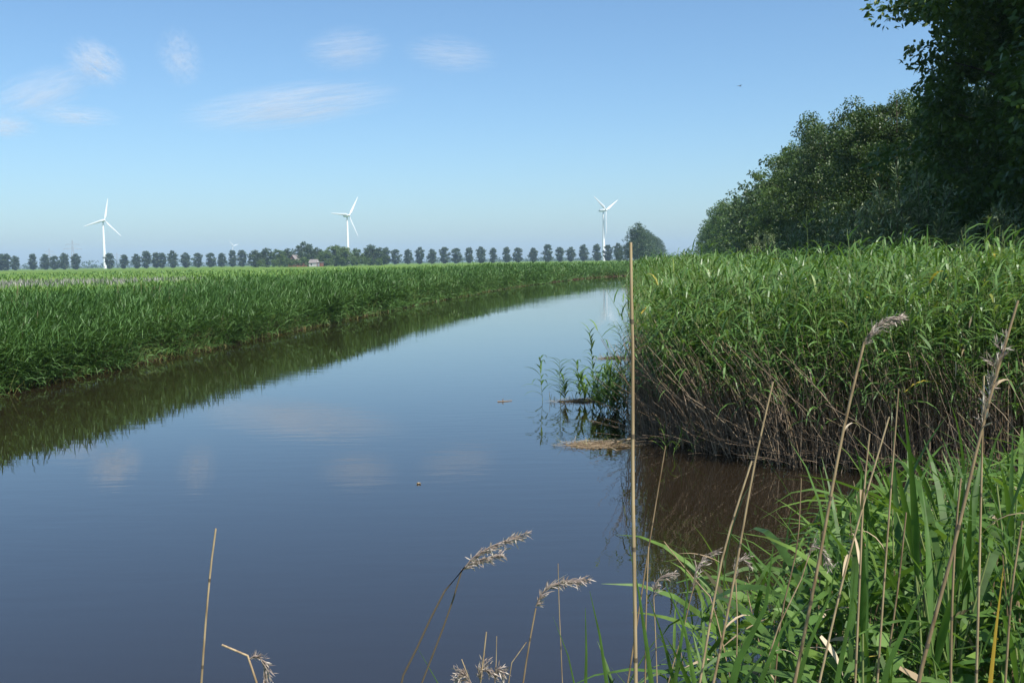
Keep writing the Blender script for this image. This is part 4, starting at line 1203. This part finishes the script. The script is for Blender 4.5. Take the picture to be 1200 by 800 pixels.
s.add(*ribbons(np.stack([x[i], yy[i], g[i] + rng.random(n3) * hmax[i]], 1), rng.random(n3) * 6.28, rng.normal(-.3, .7, n3), rng.uniform(.06, .2, n3), rng.uniform(.012, .026, n3), rng.uniform(0, 1.6, n3), 4, rng.normal(0, .6, n3)), mi=2)
n4 = 500
i = rng.integers(0, n, n4)
b0 = np.stack([x[i], yy[i], g[i]], 1); tp_ = b0 + np.stack([rng.normal(.05, .15, n4), rng.normal(0, .15, n4), hmax[i] * rng.uniform(.5, 1.1, n4)], 1)
s.add(*tubes(np.stack([b0, (b0 + tp_) / 2 + rng.normal(0, .02, (n4, 3)), tp_], 1), np.full(n4, .003), np.full(n4, .0016), 4), mi=3)
# short grass over the whole near bank, seen only in gaps
n5 = 9000
x5 = rng.uniform(-6, 8, n5); y5 = rng.uniform(-2, 7.5, n5)
ok = (shore(x5, y5) > .1) & ~((np.abs(x5) < .7) & (np.abs(y5) < .9))
x5, y5 = x5[ok], y5[ok]; n5 = len(x5)
s.add(*ribbons(np.stack([x5, y5, gz(x5, y5)], 1), rng.random(n5) * 6.28, rng.normal(1.1, .25, n5), rng.uniform(.12, .3, n5), rng.uniform(.004, .008, n5), rng.uniform(.2, 1.3, n5), 3), mi=1)
link('bank_undergrowth', s.mesh('bank_undergrowth', [M['herb'], M['reed_near'], M['dry_leaf'], M['stem_dry']]), kind='stuff', label='tangled green undergrowth covering the near bank at lower right', category='undergrowth')

# ------------------------------------------------------------------ things on the water
def debris(u0, u1, v, depth, label, thick=.05):
    dist = EYE * F / (v - hor((u0 + u1) / 2))
    a, b = at(u0, v, dist), at(u1, v, dist)
    W = b.x - a.x
    t = thing('debris_mat', label, 'debris', ((a.x + b.x) / 2, dist, 0), 'mats of mud and reed litter in the water')
    nx_, ny_ = 60, 16
    X, Y = np.meshgrid(np.linspace(-1, 1, nx_), np.linspace(-1, 1, ny_))
    rr_ = np.sqrt(X ** 2 + Y ** 2)
    Xr = X * W / 2; Yr = Y * depth / 2
    Z = thick * (1 - rr_ ** 2 * 1.1 + .5 * wob(Xr, Yr, .12) * .6 + .3 * rng.normal(0, .5, X.shape) - .35 + .35 * wob(Xr + 3, Yr * 2, .3)) - .004
    ii = np.arange(X.size).reshape(X.shape)
    q = np.stack([ii[:-1, :-1], ii[:-1, 1:], ii[1:, 1:], ii[1:, :-1]], -1)
    link('mud', make_mesh('mud', np.stack([Xr, Yr, Z], -1), q, np.full(X.size, .5), None, [M['debris']], True), t)
    s = Soup()
    n = 160
    th = rng.random(n) * 6.28; r_ = np.sqrt(rng.random(n))
    b0 = np.stack([np.cos(th) * r_ * W / 2, np.sin(th) * r_ * depth / 2, np.full(n, .012) + thick * (1 - r_ ** 2) * .8], 1)
    az = rng.normal(0, .6, n)
    s.add(*ribbons(b0, az, rng.normal(.05, .12, n), rng.uniform(.1, .4, n), rng.uniform(.006, .016, n), rng.uniform(0, .25, n), 2))
    link('reed_litter', s.mesh('reed_litter', [M['dry_leaf']]), t, kind='stuff')
    s = Soup()
    n = 40
    th = rng.random(n) * 6.28; r_ = np.sqrt(rng.random(n)) * .8
    b0 = np.stack([np.cos(th) * r_ * W / 2, np.sin(th) * r_ * depth / 2, np.full(n, .01)], 1)
    s.add(*ribbons(b0, rng.random(n) * 6.28, rng.normal(1.0, .3, n), rng.uniform(.08, .25, n), rng.uniform(.006, .012, n), rng.uniform(.2, 1.3, n), 3))
    link('sprouts', s.mesh('sprouts', [M['sedge']]), t, kind='stuff')
debris(634, 720, 471, .32, 'upper narrow mud strip carrying single reeds')
debris(643, 752, 523, .65, 'lower brown mat of mud and reed litter nearest the camera', .045)
debris(690, 742, 420, .35, 'far thin mud strip at the corner of the right bed')

def floating(name, px, label, cat, r, mt, rise=0):
    P = []
    for (u, v) in px:
        d = EYE * F / (v - hor(u)); p = at(u, v, d); P.append((p.x, p.y, .01 + rise))
    base = np.array(P[0]); A = np.array(P) - base
    t = thing(name, label, cat, tuple(base))
    s = Soup(); s.add(*one_tube(catmull(A, 8), r, r * .6, 6)); link('stick', s.mesh('stick', [M[mt]], True), t)
    return t
fl = floating('floating_stick', [(583, 471.6), (590, 471.4), (600, 470.4)], 'small floating stick alone in mid canal', 'stick', .009, 'stem_dry')
s = Soup(); s.add(*one_tube([(.11, .02, -.02), (.10, .02, .03), (.12, .03, .05)], .014, .006, 6)); link('twig', s.mesh('twig', [M['stem_dark']]), fl)
floating('floating_leaf', [(489, 570.2), (491, 569.8), (493, 570.3)], 'tiny pale leaf floating alone on the open water', 'leaf', .012, 'dry_leaf')
floating('floating_cane', [(722, 524), (732, 522), (742, 520)], 'yellow broken cane lying on the lower debris mat', 'cane', .02, 'dry_leaf', .05)

# small bird over the row of trees
p = at(867, 101, 75)
bd = thing('bird', 'tiny dark bird gliding in the sky left of the trees', 'bird', tuple(p), None, R(25))
bd.scale = (.65, .65, .65)
V = []; Q = []
prof = [(-.20, .006), (-.12, .03), (-.02, .05), (.08, .045), (.14, .03), (.20, .006)]
for i, (a, r) in enumerate(prof):
    for j in range(8):
        V.append((a, r * math.cos(j * math.pi / 4), r * .85 * math.sin(j * math.pi / 4)))
for i in range(5):
    for j in range(8):
        Q.append((i * 8 + j, i * 8 + (j + 1) % 8, i * 8 + 8 + (j + 1) % 8, i * 8 + 8 + j))
k0 = len(V)
for sg in (-1, 1):
    b = len(V)
    for (yy_, x0, x1, z) in [(.03, -.05, .07, .02), (.2, -.06, .09, .08), (.36, -.10, .03, .07), (.48, -.16, -.13, .04)]:
        V += [(x0, sg * yy_, z), (x1, sg * yy_, z + .006)]
    for i in range(3):
        Q.append((b + 2 * i, b + 2 * i + 1, b + 2 * i + 3, b + 2 * i + 2))
b = len(V); V += [(-.16, -.01, 0), (-.16, .01, 0), (-.30, .05, .005), (-.30, -.05, .005)]; Q.append((b, b + 1, b + 2, b + 3))
link('body', make_mesh('bird_body', V, Q, np.full(len(V), .5), None, [M['bird']], True), bd)

# ------------------------------------------------------------------ thin high clouds
def cloud(u, v, wpx, hpx, tilt, dens, seed, label, streak=(1.5, 2, 5)):
    D = 9000.0
    p = at(u, v, D)
    k = D / F
    mt, nt, N, L = new_mat('cirrus')
    tc = N.new('ShaderNodeTexCoord')
    ln = N.new('ShaderNodeVectorMath'); ln.operation = 'LENGTH'; L.new(tc.outputs['Object'], ln.inputs[0])
    fo = N.new('ShaderNodeMapRange'); fo.interpolation_type = 'SMOOTHSTEP'
    fo.inputs[1].default_value = 1.0; fo.inputs[2].default_value = .1; fo.inputs[3].default_value = 0; fo.inputs[4].default_value = 1
    L.new(ln.outputs['Value'], fo.inputs[0])
    mp = N.new('ShaderNodeMapping'); mp.inputs['Location'].default_value = (seed * 3.7, seed * 1.9, seed); mp.inputs['Scale'].default_value = (streak[0] * 1.5, streak[1] * 1.5, streak[2] * 1.7)
    L.new(tc.outputs['Object'], mp.inputs[0])
    n = N.new('ShaderNodeTexNoise'); n.inputs['Scale'].default_value = 1.0; n.inputs['Detail'].default_value = 8; n.inputs['Roughness'].default_value = .62; n.inputs['Distortion'].default_value = 1.1
    L.new(mp.outputs[0], n.inputs['Vector'])
    mr = N.new('ShaderNodeMapRange'); mr.inputs[1].default_value = .43; mr.inputs[2].default_value = .68; mr.inputs[3].default_value = 0; mr.inputs[4].default_value = dens * .8
    L.new(n.outputs['Fac'], mr.inputs[0])
    mu = N.new('ShaderNodeMath'); mu.operation = 'MULTIPLY'; L.new(mr.outputs[0], mu.inputs[0]); L.new(fo.outputs[0], mu.inputs[1])
    pv = N.new('ShaderNodeVolumePrincipled'); pv.inputs['Color'].default_value = (1, 1, 1, 1); pv.inputs['Anisotropy'].default_value = -.25
    L.new(mu.outputs[0], pv.inputs['Density'])
    o = N.new('ShaderNodeOutputMaterial'); L.new(pv.outputs[0], o.inputs['Volume'])
    # ball of quads
    V, Q = [], []
    nu, nv_ = 20, 10
    for i in range(nv_ + 1):
        f_ = math.pi * (i / nv_)
        for j in range(nu):
            V.append((math.sin(f_) * math.cos(j * 2 * math.pi / nu), math.sin(f_) * math.sin(j * 2 * math.pi / nu), math.cos(f_)))
    for i in range(nv_):
        for j in range(nu):
            Q.append((i * nu + j, (i + 1) * nu + j, (i + 1) * nu + (j + 1) % nu, i * nu + (j + 1) % nu))
    ob = link('cloud', make_mesh('cloud', V, Q, None, None, [mt], True), label=label, category='cloud', group='thin white clouds', kind='thing')
    ob.location = tuple(p)
    ob.scale = (wpx * k / 2, 350, hpx * k / 2)
    ob.rotation_euler = (0, R(tilt), 0)
CLOUDS = [(112, 74, 82, 62, 32, .0065, 1, 'small bright wisp, upper left', (2, 2, 3)), (211, 68, 56, 80, -8, .0036, 2, 'faint upright wisp right of the small bright one', (2, 2, 2.5)),
          (340, 124, 300, 62, -6, .0065, 3, 'longest flat wisp over the farm grove', (1.6, 2, 4)), (406, 58, 120, 60, -4, .0038, 4, 'faint double streak above the longest wisp', (1.5, 2, 6)),
          (528, 64, 130, 50, 6, .0034, 5, 'faintest streak, rightmost of the clouds', (1.5, 2, 6)), (48, 108, 150, 60, -18, .0044, 6, 'soft slanting wisp at the left picture edge', (1.6, 2, 4)),
          (88, 136, 120, 30, 3, .0045, 7, 'flat thin wisp below the slanting one', (1.6, 2, 4)), (6, 148, 80, 34, 0, .0055, 8, 'low wisp cut off by the left picture edge', (1.6, 2, 3))]
for c in CLOUDS:
    cloud(c[0], c[1], c[2], c[3], c[4], c[5], c[6], c[7], c[8])

# ------------------------------------------------------------------ air
mt, nt, N, L = new_mat('haze')
pv = N.new('ShaderNodeVolumePrincipled')
pv.inputs['Color'].default_value = (.56, .78, 1.0, 1)
pv.inputs['Density'].default_value = .00016
o = N.new('ShaderNodeOutputMaterial'); L.new(pv.outputs[0], o.inputs['Volume'])
v, q, r_ = box_arrays(-6100, 6100, -3100, 6600, -2.3, 112)
link('haze', make_mesh('haze', v, q, None, None, [mt]), kind='stuff', label='thin pale summer haze over the whole land', category='haze')
